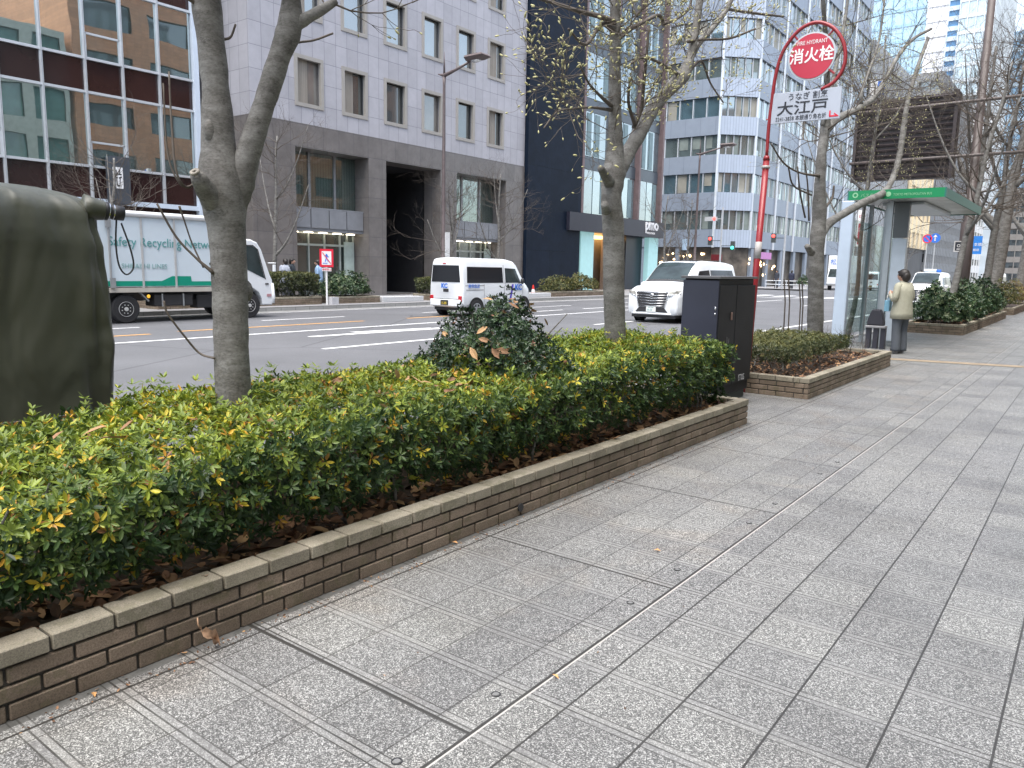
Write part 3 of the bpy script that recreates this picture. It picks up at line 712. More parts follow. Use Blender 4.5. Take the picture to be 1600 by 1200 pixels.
# --- dark navy building with canopy sign
root = thing('navy_office_building', 'dark navy building with glass upper floors and lit entrance under a black canopy', 'building', (XG, 48, 0))
navy = cladding('navy_panel', (.008, .014, .027), (.004, .008, .014), 3.2, 2.6, .03, .5, var=.25)
navy.node_tree.nodes['Principled BSDF'].inputs['Specular IOR Level'].default_value = .12
m = MB(); m.box(-48, 39.05, 0, XG+.25, 45.2, 30); m.build('wall', navy, root)
m = MB(); m.box(-48, 45.2, 5.3, XG-.35, 57.3, 30); m.build('core', mat('dark_core', (.03, .04, .05), .5), root)
z = 5.3; fl = 0
while z < 29:
    for j in range(6):
        y0_ = 45.25+j*2.0; g = MB(); g.box(XG-.34, y0_+.05, z+.05, XG-.15, y0_+1.95, z+3.0); o = g.build('window', glassC if (j+fl) % 2 else glassB, root)
        c = MB(); q0 = y0_+.15+.9*((j*7+fl*3) % 2); c.box(XG-.14, q0, z+.1, XG-.12, q0+.55, z+2.9); c.build_each('blind', mat('pale_teal_blind', (.20, .29, .31), .6), o)
    g = MB(); g.box(XG-.34, 45.25, z+3.0, XG-.1, 57.3, z+3.85); g.build('spandrel', mat('slate_spandrel', (.07, .09, .11), .3, var=.15, scale=.5), root)
    z += 3.85; fl += 1
m = MB()
for j, y in enumerate((45.4, 49.6, 53.4, 57.1)): m.box(XG-.2, y-.13, 5.3, XG+.25, y+.13, 30)
m.build_each('fin', mat('rust_grey_fin', (.17, .12, .12), .5), root)
m = MB(); m.box(-34, 43.5, 4.05, XG+.5, 57.3, 5.25); m.build('canopy', mat('canopy_black', (.022, .022, .035), .4), root)
text('canopy_lettering', 'pmo', 1.15, (XG+.52, 54.1, 4.62), (0, 1, 0), (0, 0, 1), txt_white, root, ext=.02, bold=.03, sx=1.05)
text('canopy_lettering', 'NIHONBASHI', .22, (XG+.52, 54.4, 4.28), (0, 1, 0), (0, 0, 1), txt_white, root, ext=.01)
m = MB(); m.box(XG-2.2, 45.2, 0, XG-2.0, 57.3, 4.05); m.build('entrance_wall', mat('entrance_stone', (.24, .22, .20), .5), root)
lit = mat('lit_cyan_panel', (.32, .5, .52), .4, var=.05, emit=(.45, .85, .85), estr=.13)
m = MB(); m.box(XG-.3, 45.6, 0, XG+.1, 47.3, 4.05); m.box(XG-.3, 55.6, 0, XG+.1, 57.2, 4.05); m.build_each('lit_column', lit, root)
m = MB(); m.box(XG-1.9, 47.5, 3.75, XG-.8, 54, 3.95); m.build('cove_light', mat('warm_cove', (.8, .5, .2), .5, var=0, emit=(1, .55, .18), estr=1.6), root)
m = MB(); m.box(XG-1.4, 50.8, 0, XG-.9, 52.6, 4.05); m.build('wood_panel', mat('taupe_panel', (.30, .24, .20), .5), root)
m = MB(); m.box(XG-1.9, 53, 0, XG-.5, 55.6, 4.05); m.build('dark_doorway', mat('doorway_dark', (.01, .015, .03), .3), root)
# --- banded corner building
YB, XA = 74.8, -29.0; CH = 2.7; HB = 48
root = thing('banded_corner_building', 'pale blue banded office building with ribbon windows and chamfered corner at crossing', 'building', (XA, YB, 0))
ribm = cladding('ribbed_blue_panel', (.40, .46, .55), (.27, .32, .40), .42, 60, .07, .35, var=.05, useX=True, tilevar=.05)
ribn = cladding('plain_blue_panel', (.235, .275, .335), (.16, .19, .24), 1.6, 60, .04, .4, var=.06, useX=True, tilevar=.05)
A_, B_ = Vector((XA, YB+CH, 0)), Vector((XA-CH, YB, 0)); CE, DE = Vector((-52, YB, 0)), Vector((XA, 118, 0))
def wallseg(mb, p, q, z0, z1, out=0.0, th=.3):
    d = (q-p).normalized(); n_ = Vector((d.y, -d.x, 0)); 
    a, b = p + n_*out, q + n_*out; c, e = b - n_*th, a - n_*th
    mb.prism([(a.x, a.y, z0), (b.x, b.y, z0), (c.x, c.y, z0), (e.x, e.y, z0)], (0, 0, z1-z0))
segs = [(CE, B_, 14), (B_, A_, 5), (A_, DE, 26)]
m = MB(); m.prism([(-52, YB+.8, 0), (XA-CH-.2, YB+.8, 0), (XA-.8, YB+CH+.2, 0), (XA-.8, 118, 0), (-52, 118, 0)], (0, 0, HB)); m.build('core', mat('office_core', (.06, .065, .07), .6), root)
z = 3.95; fl = 0; rn = random.Random(9)
while z < HB-3:
    m = MB(); wallseg(m, CE, B_, z, z+1.75, .12); wallseg(m, A_, DE, z, z+1.75, .12); m.build('spandrel_band', ribn, root)
    m = MB(); wallseg(m, B_, A_, z, z+1.75, .16); m.build('corner_panel', ribm, root)
    for (p, q, n_) in segs:
        m = MB(); mm = MB(); d = (q-p)/n_; bl = MB()
        wallseg(m, p, q, z+1.77, z+3.63, -.1, .1)
        for i in range(n_+1):
            c = p + d*i; mm.box(c.x-.05, c.y-.05, z+1.75, c.x+.05, c.y+.05, z+3.65)
            if i < n_ and rn.random() < .5:
                s0, s1 = c + d*.08, c + d*rn.uniform(.4, .95); wallseg(bl, s0, s1, z+1.8+rn.choice((0, 0, .6)), z+3.6, -.07, .02)
        o = m.build('ribbon_window', glassB if fl % 2 else glass_facade('ribbon_glass', (.10, .13, .13), .2, .05, .3), root); mm.build('mullion', alum, o)
        if bl.v: bl.build_each('blind', mat('beige_blind', (.27, .26, .22), .6, var=.35, scale=.45) if fl % 2 else mat('grey_green_blind', (.17, .20, .185), .6, var=.4, scale=.5), o)
    z += 3.65; fl += 1
m = MB()
for c in (A_, B_): m.cyl((c.x, c.y, 3.9), (c.x, c.y, HB), .16, 8)
for i in range(1, 6): m.cyl((XA+.2, YB+CH+i*6.5, 3.9), (XA+.2, YB+CH+i*6.5, HB), .14, 8)
m.build_each('downpipe', alum, root)
shop = mat('shop_interior', (.10, .085, .07), .5, var=.6, scale=1.2)
m = MB(); wallseg(m, CE, B_, 0, 3.9, -.4, .2); wallseg(m, B_, A_, 0, 3.9, -.2, .2); wallseg(m, A_, DE, 0, 3.9, -.4, .2); m.build('shopfront', shop, root)
m = MB(); rn = random.Random(3)
for _ in range(46):
    t = rn.random(); c = CE.lerp(B_, .55+.45*t); m.ell((c.x, c.y-.15+.5, 1.0+rn.random()*2.3), .12, .06, .1, 6, 4)
for _ in range(14): c = A_.lerp(DE, rn.random()*.2); m.ell((XA+.05, c.y, 1.2+rn.random()*1.9), .06, .14, .14, 6, 4)
m.build('shop_lamp', mat('warm_shop_lamp', (1, .8, .5), .5, var=0, emit=(1, .68, .35), estr=3), root)
m = MB()
for i in range(9): wallseg(m, A_.lerp(DE, i/9+.012), A_.lerp(DE, i/9+.03), 0, 3.9, .1, .3)
for i in range(5): wallseg(m, CE.lerp(B_, i/5), CE.lerp(B_, i/5+.02), 0, 3.9, .05, .3)
m.build_each('pillar', ribn, root)
m = MB(); m.box(-31.7, YB-.3, 2.6, -30.6, YB-.1, 3.2); m.build('fascia', mat('red_shop_sign', (.14, .015, .02), .4), root)
m = MB(); m.box(XA+.12, 80, 2.9, XA+.3, 83.5, 3.6); m.build('fascia', mat('pink_blue_shop_sign', (.35, .14, .32), .4, emit=(.6, .2, .6), estr=.1), root)
# --- towers beyond
def tower(name, label, x0, x1, y0, y1, h, wm, gm, fh=3.6, wb=.45, bay=1.5, z0=0, vert=False, parts=True):
    root = thing(name, label, 'building', ((x0+x1)/2, y0, 0))
    m = MB(); m.box(x0, y0, z0, x1, y1, h); m.build('wall', gm, root)
    m = MB()
    if not vert:
        z = z0+fh
        while z < h: m.box(x0-.25, y0-.25, z-wb*fh/2, x1+.25, y1+.25, z+wb*fh/2); z += fh
        m.build('spandrel_bands', wm, root)
    m = MB(); n = int((x1-x0)/bay)
    for i in range(n+1): m.box(x0+i*(x1-x0)/max(1, n)-.12, y0-.4, z0, x0+i*(x1-x0)/max(1, n)+.12, y0-.1, h)
    n = int((y1-y0)/bay)
    for i in range(n+1): m.box(x1+.1, y0+i*(y1-y0)/max(1, n)-.12, z0, x1+.4, y0+i*(y1-y0)/max(1, n)+.12, h)
    m.build('mullions', wm, root); return root
pale = mat('pale_tower_wall', (.62, .67, .70), .5, var=.04); paleg = glass_facade('pale_tower_glass', (.35, .45, .50), .3, .15, .05)
tower('glass_tower', 'tall cyan glass tower behind the banded corner building', -78, -46.6, 250, 290, 130, mat('cyan_tower_frame', (.32, .50, .62), .4, var=.05), glass_facade('cyan_tower_glass', (.16, .36, .50), .35, .1, .2, .08), 4.2, .18, 3)
tower('white_tower', 'tall white tower between glass tower and striped blue tower', -46.4, -41, 248, 280, 125, mat('white_tower_wall', (.85, .85, .86), .6, var=.03), mat('white_tower_wall2', (.8, .8, .82), .5, var=.05), 4, .7, 2.7)
tower('striped_tower', 'narrow blue striped tower rising beside the white tower', -40.9, -38, 246, 280, 130, mat('stripe_white', (.62, .72, .82), .5, var=.03), mat('stripe_blue', (.10, .25, .45), .3), 2.6, .45, 9)
tower('pale_glass_tower', 'broad pale grey-green glass tower at the far end of the street', -37.9, -30.2, 244, 290, 130, pale, paleg, 4.1, .22, 1.6)
tower('far_blue_tower', 'distant low blue glass block at the right edge of the photo', -36, -24, 330, 350, 86, mat('far_blue_frame', (.45, .58, .68), .5), mat('far_blue_glass', (.25, .42, .58), .3), 4, .4, 3)
tower('slab_office_building', 'grey office building with close vertical fins past the banded building', -45, -29.2, 121, 150, 34, mat('grey_fin', (.36, .38, .40), .5, var=.1), glassB, 3.7, .4, 1.2)
tower('yellow_shop_building', 'warm cream building above dark shopfronts beyond the bus shelter', -46, -28.8, 152, 172, 26, mat('cream_wall', (.74, .62, .42), .6, var=.1), mat('cream_wall2', (.66, .56, .40), .6, var=.15, scale=.2), 4, .6, 4, z0=6.5)
tower('grey_brick_building', 'grey building with closely spaced windows seen beside the brown gantry post', -45, -28.8, 173, 215, 40, mat('grey_brick_wall', (.22, .23, .24), .7), glassD, 3.3, .5, 2)
tower('white_banded_building', 'white building with dark ribbon windows beyond the bare trees', -44, -27.5, 217, 243, 44, mat('white_band_wall', (.66, .66, .65), .6, var=.04), glassD, 3.4, .55, 5)
tower('brown_terminal_building', 'brown grey block closing the far end of the street', -27, 4, 300, 320, 30, mat('brown_grey_wall', (.26, .24, .22), .7), glassD, 3.6, .5, 3)
for i, (xa, h, c, lb) in enumerate(((-27.3, 6, (.05, .05, .055), 'row of dark shopfronts at street level under the cream building'),)):
    r_ = thing('shop_row', lb, 'shops', (-29, 160, 0)); m = MB(); m.box(-45, 152, 0, -29.1, 172, 6.5); m.build('wall', mat('dark_shop_row', c, .5, var=.3, scale=.4), r_)
    m = MB()
    for j in range(6): m.box(-45+j*2.7, 151.6, 0, -44.6+j*2.7, 151.9, 6.3)
    m.build_each('pillar', alum, r_)
# --- our own side: two buildings the windows reflect, and one unseen block that shades the pavement
orange = cladding('orange_brick', (.46, .23, .12), (.26, .13, .08), .6, .3, .015, .7, var=.15)
def side_block(name, label, y0, y1, h, wm, gm, pz, wz, bays):
    root = thing(name, label, 'building', (6, (y0+y1)/2, 0)); m = MB(); holes = []
    z = 3.6
    while z + pz < h:
        n = bays; L_ = (y1-y0)/n
        for i in range(n): holes.append((y0+i*L_+L_*.14, y0+(i+1)*L_-L_*.14, z+.9, z+.9+wz))
        z += pz
    X = 5.25
    ys_ = sorted({y0, y1, *[q[0] for q in holes], *[q[1] for q in holes]}); zs = sorted({0, h, *[q[2] for q in holes], *[q[3] for q in holes]})
    g = MB(); m = MB()
    hs = {(round(q[0], 3), round(q[2], 3)) for q in holes}
    for i in range(len(ys_)-1):
        for j in range(len(zs)-1):
            p = ((X, ys_[i], zs[j]), (X, ys_[i], zs[j+1]), (X, ys_[i+1], zs[j+1]), (X, ys_[i+1], zs[j]))
            if (round(ys_[i], 3), round(zs[j], 3)) in hs: g.quad(*[(X+.25, *t[1:]) for t in p])
            else: m.quad(*p)
    m.quad((X, y0, 0), (X+14, y0, 0), (X+14, y0, h), (X, y0, h)); m.quad((X, y1, 0), (X, y1, h), (X+14, y1, h), (X+14, y1, 0)); m.quad((X, y0, h), (X+14, y0, h), (X+14, y1, h), (X, y1, h)); m.quad((X+14, y0, 0), (X+14, y1, 0), (X+14, y1, h), (X+14, y0, h))
    m.build('wall', wm, root); g.build('window', gm, root); return root
side_block('orange_brick_building', 'orange brick office building on the near side, seen reflected in windows', 29.5, 62, 25, orange, glassD, 3.9, 1.9, 6)
side_block('green_glass_building', 'pale green glass fronted building on the near side, seen reflected in windows', 3, 29, 19, mat('pale_green_wall', (.42, .46, .40), .6), glass_facade('green_window', (.15, .30, .25), .25), 3.8, 2.5, 9)
side_block('unseen_office_building', 'unseen tan office block behind the viewer, its height set to shade the near pavement', -30, 2.8, 19, mat('tan_wall', (.50, .48, .45), .6), glassD, 3.8, 2.0, 9)  # unseen block: height set to shade the near side, pale wall to bounce light
# ================================================================== PLANTERS AND HEDGES
planter('long low brick planter in the foreground running beside the pavement blocks', -4.4, -2.69, -1.5, 7.45, .25, seed=1)
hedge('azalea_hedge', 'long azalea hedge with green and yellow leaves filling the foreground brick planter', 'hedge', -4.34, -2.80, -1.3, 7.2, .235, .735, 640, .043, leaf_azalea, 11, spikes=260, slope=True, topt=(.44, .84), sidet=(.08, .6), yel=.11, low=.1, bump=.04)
litter('leaf_litter', 'brown dead leaves covering the soil of the foreground planter', -4.2, -2.80, -1.3, 7.3, .19, 2600, 5, .085, edge=.22)
planter('short brick planter past the dark utility cabinet', -4.4, -2.68, 9.40, 13.95, .25, seed=2)
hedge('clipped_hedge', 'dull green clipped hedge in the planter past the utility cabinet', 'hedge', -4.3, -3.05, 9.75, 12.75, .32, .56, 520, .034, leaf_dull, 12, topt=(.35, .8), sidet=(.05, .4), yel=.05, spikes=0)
litter('leaf_litter', 'dry leaves and twigs on the soil of the planter past the cabinet', -4.3, -2.80, 9.5, 13.8, .19, 1400, 6, .06)
planter('grey brick planter beyond the bus shelter', -4.15, -2.72, 22.6, 33.6, .27, seed=3, blen=.3)
litter('leaf_litter', 'dead leaves under the bushes of the planter beyond the bus shelter', -4.1, -2.9, 22.8, 33.4, .2, 700, 7, .09)
planter('farthest pavement planter at the right edge holding dry brown shrubs', -4.15, -2.72, 36.5, 46, .30, seed=4, blen=.4)
def bush(name, label, c, rx, ry, rz, n, L, m, seed, group=None, cone=0, topt=(.2, .8), nl=6, yel=.05, thin=.9):
    """free-growing shrub: leaf rosettes through a lumpy volume"""
    rng = np.random.default_rng(seed); root = thing(name, label, 'shrub', (c[0], c[1], c[2]), group=group)
    u = rng.normal(0, 1, (n, 3)); u /= np.linalg.norm(u, axis=1, keepdims=True); u[:, 2] = np.abs(u[:, 2])*1.1 - .15
    rad = rng.uniform(.45, 1.0, n)**.5
    lump = 1 + .16*np.sin(u[:, 0]*5+seed)*np.cos(u[:, 1]*4+seed*2) + .12*np.sin(u[:, 2]*9+u[:, 0]*7)
    P = u*rad[:, None]*lump[:, None]
    if cone: P[:, :2] *= (1 - cone*np.clip(P[:, 2:3], 0, 1))
    P = P*np.array([[rx, ry, rz]]) + np.array([c]); Nn = u + rng.normal(0, .3, u.shape) + np.array([[0, 0, .3]])
    t = rng.uniform(*topt, n); t = np.where(rng.random(n) < yel, rng.uniform(.9, 1, n), t)
    V, Fc, T = whorls(P, Nn, L, .42, nl, rng, .5, 1.4, tint=t); LV = Leaves(); LV.add(V, Fc, T); LV.build('foliage', m, root)
    mb = MB(); rnd = random.Random(seed)
    for _ in range(12):
        p = [Vector(c) + Vector((rnd.uniform(-.08, .08), rnd.uniform(-.08, .08), -.12-.1*rz))]; e = Vector((rnd.uniform(-.7, .7)*rx, rnd.uniform(-.7, .7)*ry, rnd.uniform(.4, .9)*rz)) + Vector(c)
        p += [p[0].lerp(e, .4) + Vector((0, 0, .05)), e]; mb.tube(p, [.014, .01, .004], 5, False)
    mb.build('stems', barkmat(), root); return root
bush('holly_bush', 'dark round holly bush with dead leaves standing up out of the azalea hedge', (-3.55, 4.48, .70), .60, .62, .60, 2600, .034, leaf_dark, 21, cone=.35, topt=(.15, .8), yel=.045)
for i, (x, y, z, rx, ry, rz, n, seed, m, lb, tt) in enumerate((
    (-3.25, 23.6, .45, .62, .8, .62, 900, 31, leaf_green, 'variegated bush at the near corner of the planter beyond the bus shelter', (.1, .95)),
    (-3.7, 24.4, .45, .5, .9, .85, 900, 32, leaf_green, 'taller bush behind the variegated one, against the kerb side of its planter', (.1, .7)),
    (-3.2, 25.6, .42, .6, .9, .62, 900, 33, leaf_green, 'second bush along the pavement side beyond the bus shelter', (.05, .7)),
    (-3.4, 27.6, .5, .7, 1.1, .85, 900, 34, leaf_green, 'bush beneath the brown gantry post', (.1, .8)),
    (-3.3, 29.8, .5, .7, 1.1, .9, 800, 35, leaf_green, 'bush just past the brown gantry post', (.2, .8)),
    (-3.4, 32.2, .5, .7, 1.1, 1.0, 700, 36, leaf_green, 'last and darkest bush at the far end of the planter beyond the shelter', (.0, .5)),
    (-3.4, 38.2, .5, .7, 1.2, .9, 600, 37, leaf_dull, 'dull bush in the farthest pavement planter', (.1, .8)),
    (-3.2, 41, .6, .7, 1.5, .8, 600, 38, leaf_dull, 'reddish dry shrub at the right edge of the photo', (.85, 1)))):
    bush('roadside_bush', lb, (x, y, z), rx, ry, rz, n, .085 if m is leaf_green else .07, m, seed, 'bushes in the planters past the bus shelter', topt=tt)
# low bare shrub and stakes by the shelter
tw_root = thing('twiggy_shrub', 'leafless twiggy shrub at the far end of the short planter', 'shrub', (-3.3, 13.2, .2)); a_, b_ = MB(), MB(); rn = random.Random(5)
for _ in range(9):
    grow(a_, b_, rn, (-3.3+rn.uniform(-.4, .4), 13.2+rn.uniform(-.25, .3), .2), (rn.uniform(-.4, .4), rn.uniform(-.4, .4), 1), .32, .006, 1, 3, 0, .9, .0)
a_.build('branches', twig_m, tw_root)
for i, (px, py1) in enumerate(((1226, 436), (1233, 436), (1250, 444), (1254, 440))):
    b0 = at_x(px, 506, -3.9); t0_ = at_x(px-1, py1, -3.9); m = MB(); m.tube([(b0.x, b0.y, .2), b0.lerp(t0_, .5)+Vector((.01, .01, 0)), t0_], .011, 6)
    o = m.build('thin_stake', twig_m); lab = ['leftmost thin stake standing up from the clipped hedge', 'second thin stake from the left in the clipped hedge', 'third thin stake from the left in the clipped hedge', 'thin stake nearest the tree trunk in the clipped hedge'][i]
    solo(o, lab, 'stake', 'stakes in the clipped hedge')
# fallen leaf against the bricks
P = np.array([[-2.645, at_x(322, 1015, -2.66).y, .035]]); rng = np.random.default_rng(3)
m = MB(); c = Vector(P[0]); rn = random.Random(2)
nu, nv = 7, 4; vs = []
for i in range(nu):
    t = i/(nu-1); wd = .045*sin(pi*min(1, t*.9+.1))**.8
    for j in range(nv):
        s_ = j/(nv-1)*2-1; vs.append(c + Vector((.02+.03*sin(t*5+s_*2)*.5 + abs(s_)*.012, (t-.5)*.055 + s_*wd*.55, .055 - t*.085 + abs(s_)*.018 + .012*sin(s_*4+t*7))))
m.add(vs, [(i*nv+j, (i+1)*nv+j, (i+1)*nv+j+1, i*nv+j+1) for i in range(nu-1) for j in range(nv-1)])
m.tube([c+Vector((.0, -.03, .055)), c+Vector((-.005, -.035, .075)), c+Vector((-.008, -.034, .10))], .003, 5)
solo(m.build('fallen_leaf', mat('tan_dead_leaf', (.42, .26, .16), .7, var=.3, scale=30), smooth=True), 'large curled tan leaf leaning against the foreground planter bricks', 'leaf')
rng = np.random.default_rng(77); n = 70; x = rng.uniform(-4.1, -3.0, n); y = np.concatenate([rng.normal(3.6, .5, 40), rng.uniform(.5, 7, n-40)])
V, Fc, T = whorls(np.stack([x, y, .745+rng.uniform(0, .05, n)], 1), np.stack([rng.normal(0, .5, n), rng.normal(0, .5, n), 1+0*x], 1), .10, .5, 1, rng, 1.1, 1.7, droop=.4, tint=rng.uniform(.5, 1, n))
hx = rng.normal(0, 1, (26, 3)); hx /= np.linalg.norm(hx, axis=1, keepdims=True); hx[:, 2] = np.abs(hx[:, 2]); V2, F2, T2 = whorls(hx*np.array([[.5, .52, .55]])+np.array([[-3.55, 4.48, .74]]), hx, .10, .45, 1, rng, .8, 1.6, droop=.3, tint=rng.uniform(.6, 1, 26))
solo(np_mesh('caught_leaves', np.concatenate([V, V2]), np.concatenate([Fc, F2+len(V)]), litter_m, None, np.concatenate([T, T2])), 'tan dead leaves caught on top of the azalea hedge and holly bush', 'dead leaves', kind='stuff')
litter('foot_litter', 'crumbs of soil and leaf gathered along the foot of the foreground planter', -2.685, -2.58, -.5, 7.4, .0, 420, 9, .016)
litter('foot_litter', 'leaf crumbs scattered thinly over the block paving', -2.6, 1.5, .6, 12, -.005, 160, 10, .014)
for i, (px, py, lb) in enumerate(((147, 1085, 'tiny orange leaf scrap on the pavement at the lower left'), (868, 1057, 'yellow leaf scrap in the slot beside the lower middle joint'), (711, 848, 'small pale leaf scrap by the foot of the planter'), (1027, 860, 'red brown leaf scrap in the middle of the block paving'))):
    c = at_z(px, py, .006); m = MB(); a = rn.uniform(0, 3); u = Vector((cos(a), sin(a), 0))*.02; w_ = Vector((-sin(a), cos(a), 0))*.009
    m.add([c-u, c-w_+Vector((0,0,.006)), c+u, c+w_+Vector((0,0,.009)), c+Vector((0,0,.002))], [(0,1,4),(1,2,4),(2,3,4),(3,0,4)])
    solo(m.build('leaf_scrap', mat('orange_leaf', (.55, .30, .12), .7, var=.2)), lb, 'leaf')
for i, (px, py) in enumerate(((620, 1190), (775, 1085), (985, 942), (1058, 890), (1170, 817), (1211, 787), (1281, 740), (1308, 722))):
    c = at_z(px, py, 0); m = MB(); m.ring((c.x, c.y, .0), .0, .011, (0, 0, 1), .003, 18); m.m = 1; m.ring((c.x, c.y, .0), .014, .018, (0, 0, 1), .002, 18)
    solo(m.build('cover_bolt', [mat('worn_bolt', (.22, .22, .215), .55, metal=.3), black_pl]), 'round metal bolt head set in the block paving beside the slot', 'bolt', 'bolt heads along the paving slot')
m = MB(); c = at_x(815, 800, -2.672); m.ring((-2.684, c.y, .055), 0, .026, (1, 0, 0), .008, 16)
solo(m.build('drain_hole', black_pl), 'black round drain pipe mouth in the foreground planter bricks', 'drain pipe')
# ================================================================== TREES
# tree 1: the near trunk
t = Tree('thick grey trunk rising from the foreground hedge, with one limb leaning right', (-3.6, 2.3, .2), 41)
X1 = -3.6
p, r = t.limb(*limb3d([(367, 690, 60), (366, 635, 57), (362, 560, 53), (360, 480, 54), (357, 400, 54), (352, 335, 62), (345, 285, 72), (341, 220, 50), (338, 150, 43), (330, 70, 42), (322, 0, 44), (316, -80, 42), (310, -200, 36)], X1), n=22, knob=.05)
p2, r2 = t.limb(*limb3d([(362, 320, 48, .01), (375, 285, 46, .05), (388, 240, 38, .1), (404, 190, 33, .15), (422, 135, 33, .2), (438, 85, 34, .25), (452, 45, 40, .28), (455, 0, 30, .3), (450, -60, 28, .35), (452, -160, 22, .4)], X1), n=16, knob=.05)
p3, r3 = t.limb(*limb3d([(455, 42, 24, .28), (480, 28, 18, .35), (505, 14, 15, .4), (524, 2, 12, .42)], X1), n=10)
t.limb(*limb3d([(352, 345, 16, -.02), (340, 325, 34, .0), (322, 297, 34, .05), (307, 273, 21, .09)], X1), n=12)   # cut limb
m = MB(); e = at_x(305, 270, X1+.10); m.ring(e, .010, .024, (.25, -.6, .75), .010, 20); m.build('cut_scar', mat('pale_cut_wood', (.26, .235, .20), .8, var=.3, scale=30), t.root, smooth=True)
for q, px, py in ((0, 392, 455), (1, 383, 468), (2, 340, 205), (3, 372, 262)): 
    c = at_x(px-9, py, X1+.03); t.trunk.ell(c, .028, .045, .06, 10, 7)
def wires(tr, lst, X):
    for pix in lst:
        a, b = limb3d(pix, X); a, b = smooth_path(a, b, 5); tr.tw.tube(a, b, 5)
wires(t, [[(334, 427, 7), (305, 402, 4, -.05), (275, 370, 4, -.1), (245, 318, 3.5, -.12)], [(318, 418, 3, -.04), (300, 380, 2.5, -.1), (288, 345, 2.5, -.1), (280, 322, 4, -.1)],
          [(335, 560, 4), (312, 552, 3.5, -.1), (288, 525, 3.5, -.12), (262, 490, 3, -.14), (256, 470, 4, -.15)],
          [(306, 285, 5), (290, 292, 4, .05), (275, 265, 4, .05), (268, 190, 3.5, .0), (264, 112, 3, -.05)], [(300, 290, 3, .02), (282, 288, 3, .05), (262, 240, 3, .0), (255, 130, 2.5, -.05)],
          [(432, 85, 5, .2), (460, 68, 4, .2), (490, 63, 3.5, .2), (520, 52, 3.5, .2)], [(346, 62, 5), (360, 58, 4), (368, 38, 3.5)]], X1)
t.sprout(p, r, 10, .8, 3, .82, 1, spread=.9, bs=.022); t.sprout(p2, r2, 10, .8, 3, .85, 1, spread=.9, bs=.022)
t.sprout(p3, r3, 2, .35, 2, .7, 1, spread=.7, bs=.022)
t.done()
# tree 2: budding magnolia
t = Tree('budding tree between the holly bush and the white minivan, forked low', (-3.6, 6.3, .2), 52)
X2 = -3.6
p, r = t.limb(*limb3d([(961, 560, 36), (961, 516, 33), (959, 450, 33), (959, 400, 34), (958, 350, 34), (955, 310, 32), (959, 270, 38), (961, 235, 27), (961, 180, 20), (961, 120, 19), (961, 60, 17), (961, 0, 16), (962, -70, 15), (966, -180, 12)], X2), n=18, knob=.05)
q, s_ = t.limb(*limb3d([(961, 282, 26), (975, 250, 24, -.02), (995, 215, 24, -.06), (1020, 170, 23, -.1), (1045, 140, 21, -.12), (1067, 118, 22, -.14), (1078, 90, 14, -.15), (1086, 50, 12, -.15), (1093, 0, 11, -.15), (1098, -70, 10, -.15)], X2), n=14)
u_, v_ = t.limb(*limb3d([(1068, 112, 14, -.14), (1090, 70, 10, -.2), (1112, 45, 9, -.25), (1135, 15, 8, -.3), (1150, -20, 7, -.3)], X2), n=9)
t.limb(*limb3d([(952, 285, 18, .02), (943, 270, 13, .05), (938, 262, 10, .07)], X2), n=10)
t.limb(*limb3d([(948, 330, 16, .03), (944, 318, 12, .05)], X2), n=8)
bl = []
for pix in ([(960, 35, 12), (935, 25, 8, .1), (905, 18, 7, .2), (870, 6, 5, .3), (830, -5, 4, .4)], [(960, 50, 9), (940, 38, 7, .05), (915, 70, 5, .12), (888, 45, 3.5, .2)],
            [(963, 62, 10), (985, 45, 8, -.1), (1010, 32, 6, -.2), (1030, 24, 6, -.3), (1038, 40, 5, -.3)], [(1036, 38, 5, -.3), (1060, 28, 4, -.35), (1078, 10, 4, -.4), (1080, -20, 3, -.4)],
            [(955, 165, 7), (938, 150, 5, .15), (920, 130, 4, .25), (905, 100, 3, .3)], [(955, 172, 6), (925, 168, 4, .1), (895, 170, 3, .2), (870, 175, 2.5, .3), (850, 200, 2.5, .35)],
            [(990, 200, 8, -.05), (1002, 170, 6), (1006, 130, 6, .05), (1010, 90, 5, .1), (1014, 40, 4, .1)], [(992, 195, 7, -.05), (982, 160, 5, .1), (985, 120, 4, .15)], [(995, 190, 6, -.05), (1012, 150, 4, -.1), (1030, 120, 3, -.15)],
            [(1062, 118, 6, -.12), (1030, 98, 5, 0), (1005, 90, 4, .1), (985, 100, 3, .2)], [(1075, 65, 6, -.15), (1100, 62, 4, -.1), (1140, 60, 4, 0), (1180, 45, 3, .1)], [(1072, 120, 5, -.14), (1095, 95, 4, -.3), (1110, 130, 3, -.4), (1130, 160, 2.5, -.5)],
            [(1135, 14, 5, -.3), (1160, 18, 4.5, -.35), (1190, 22, 4, -.4), (1225, 26, 3, -.45)]):
    a, b = limb3d(pix, X2); a, b = smooth_path(a, b, 4); t.tw.tube(a, b, 6); bl.append((a, b))
for a, b in bl: t.sprout(a, b, 6, .42, 2, .25, 1, droop=.02, spread=.8, bs=.03, rr=.0042)
t.sprout(p, r, 16, .55, 2, .55, .9, spread=.8, bs=.03, rr=.005); t.sprout(q, s_, 14, .5, 2, .55, 1, bs=.03, rr=.005); t.sprout(u_, v_, 7, .5, 2, .2, 1, bs=.03, rr=.004)
t.sprout(p, r, 8, .9, 3, .78, 1, bs=.03, bias=(.3, -.2, 0), rr=.008)
t.done()
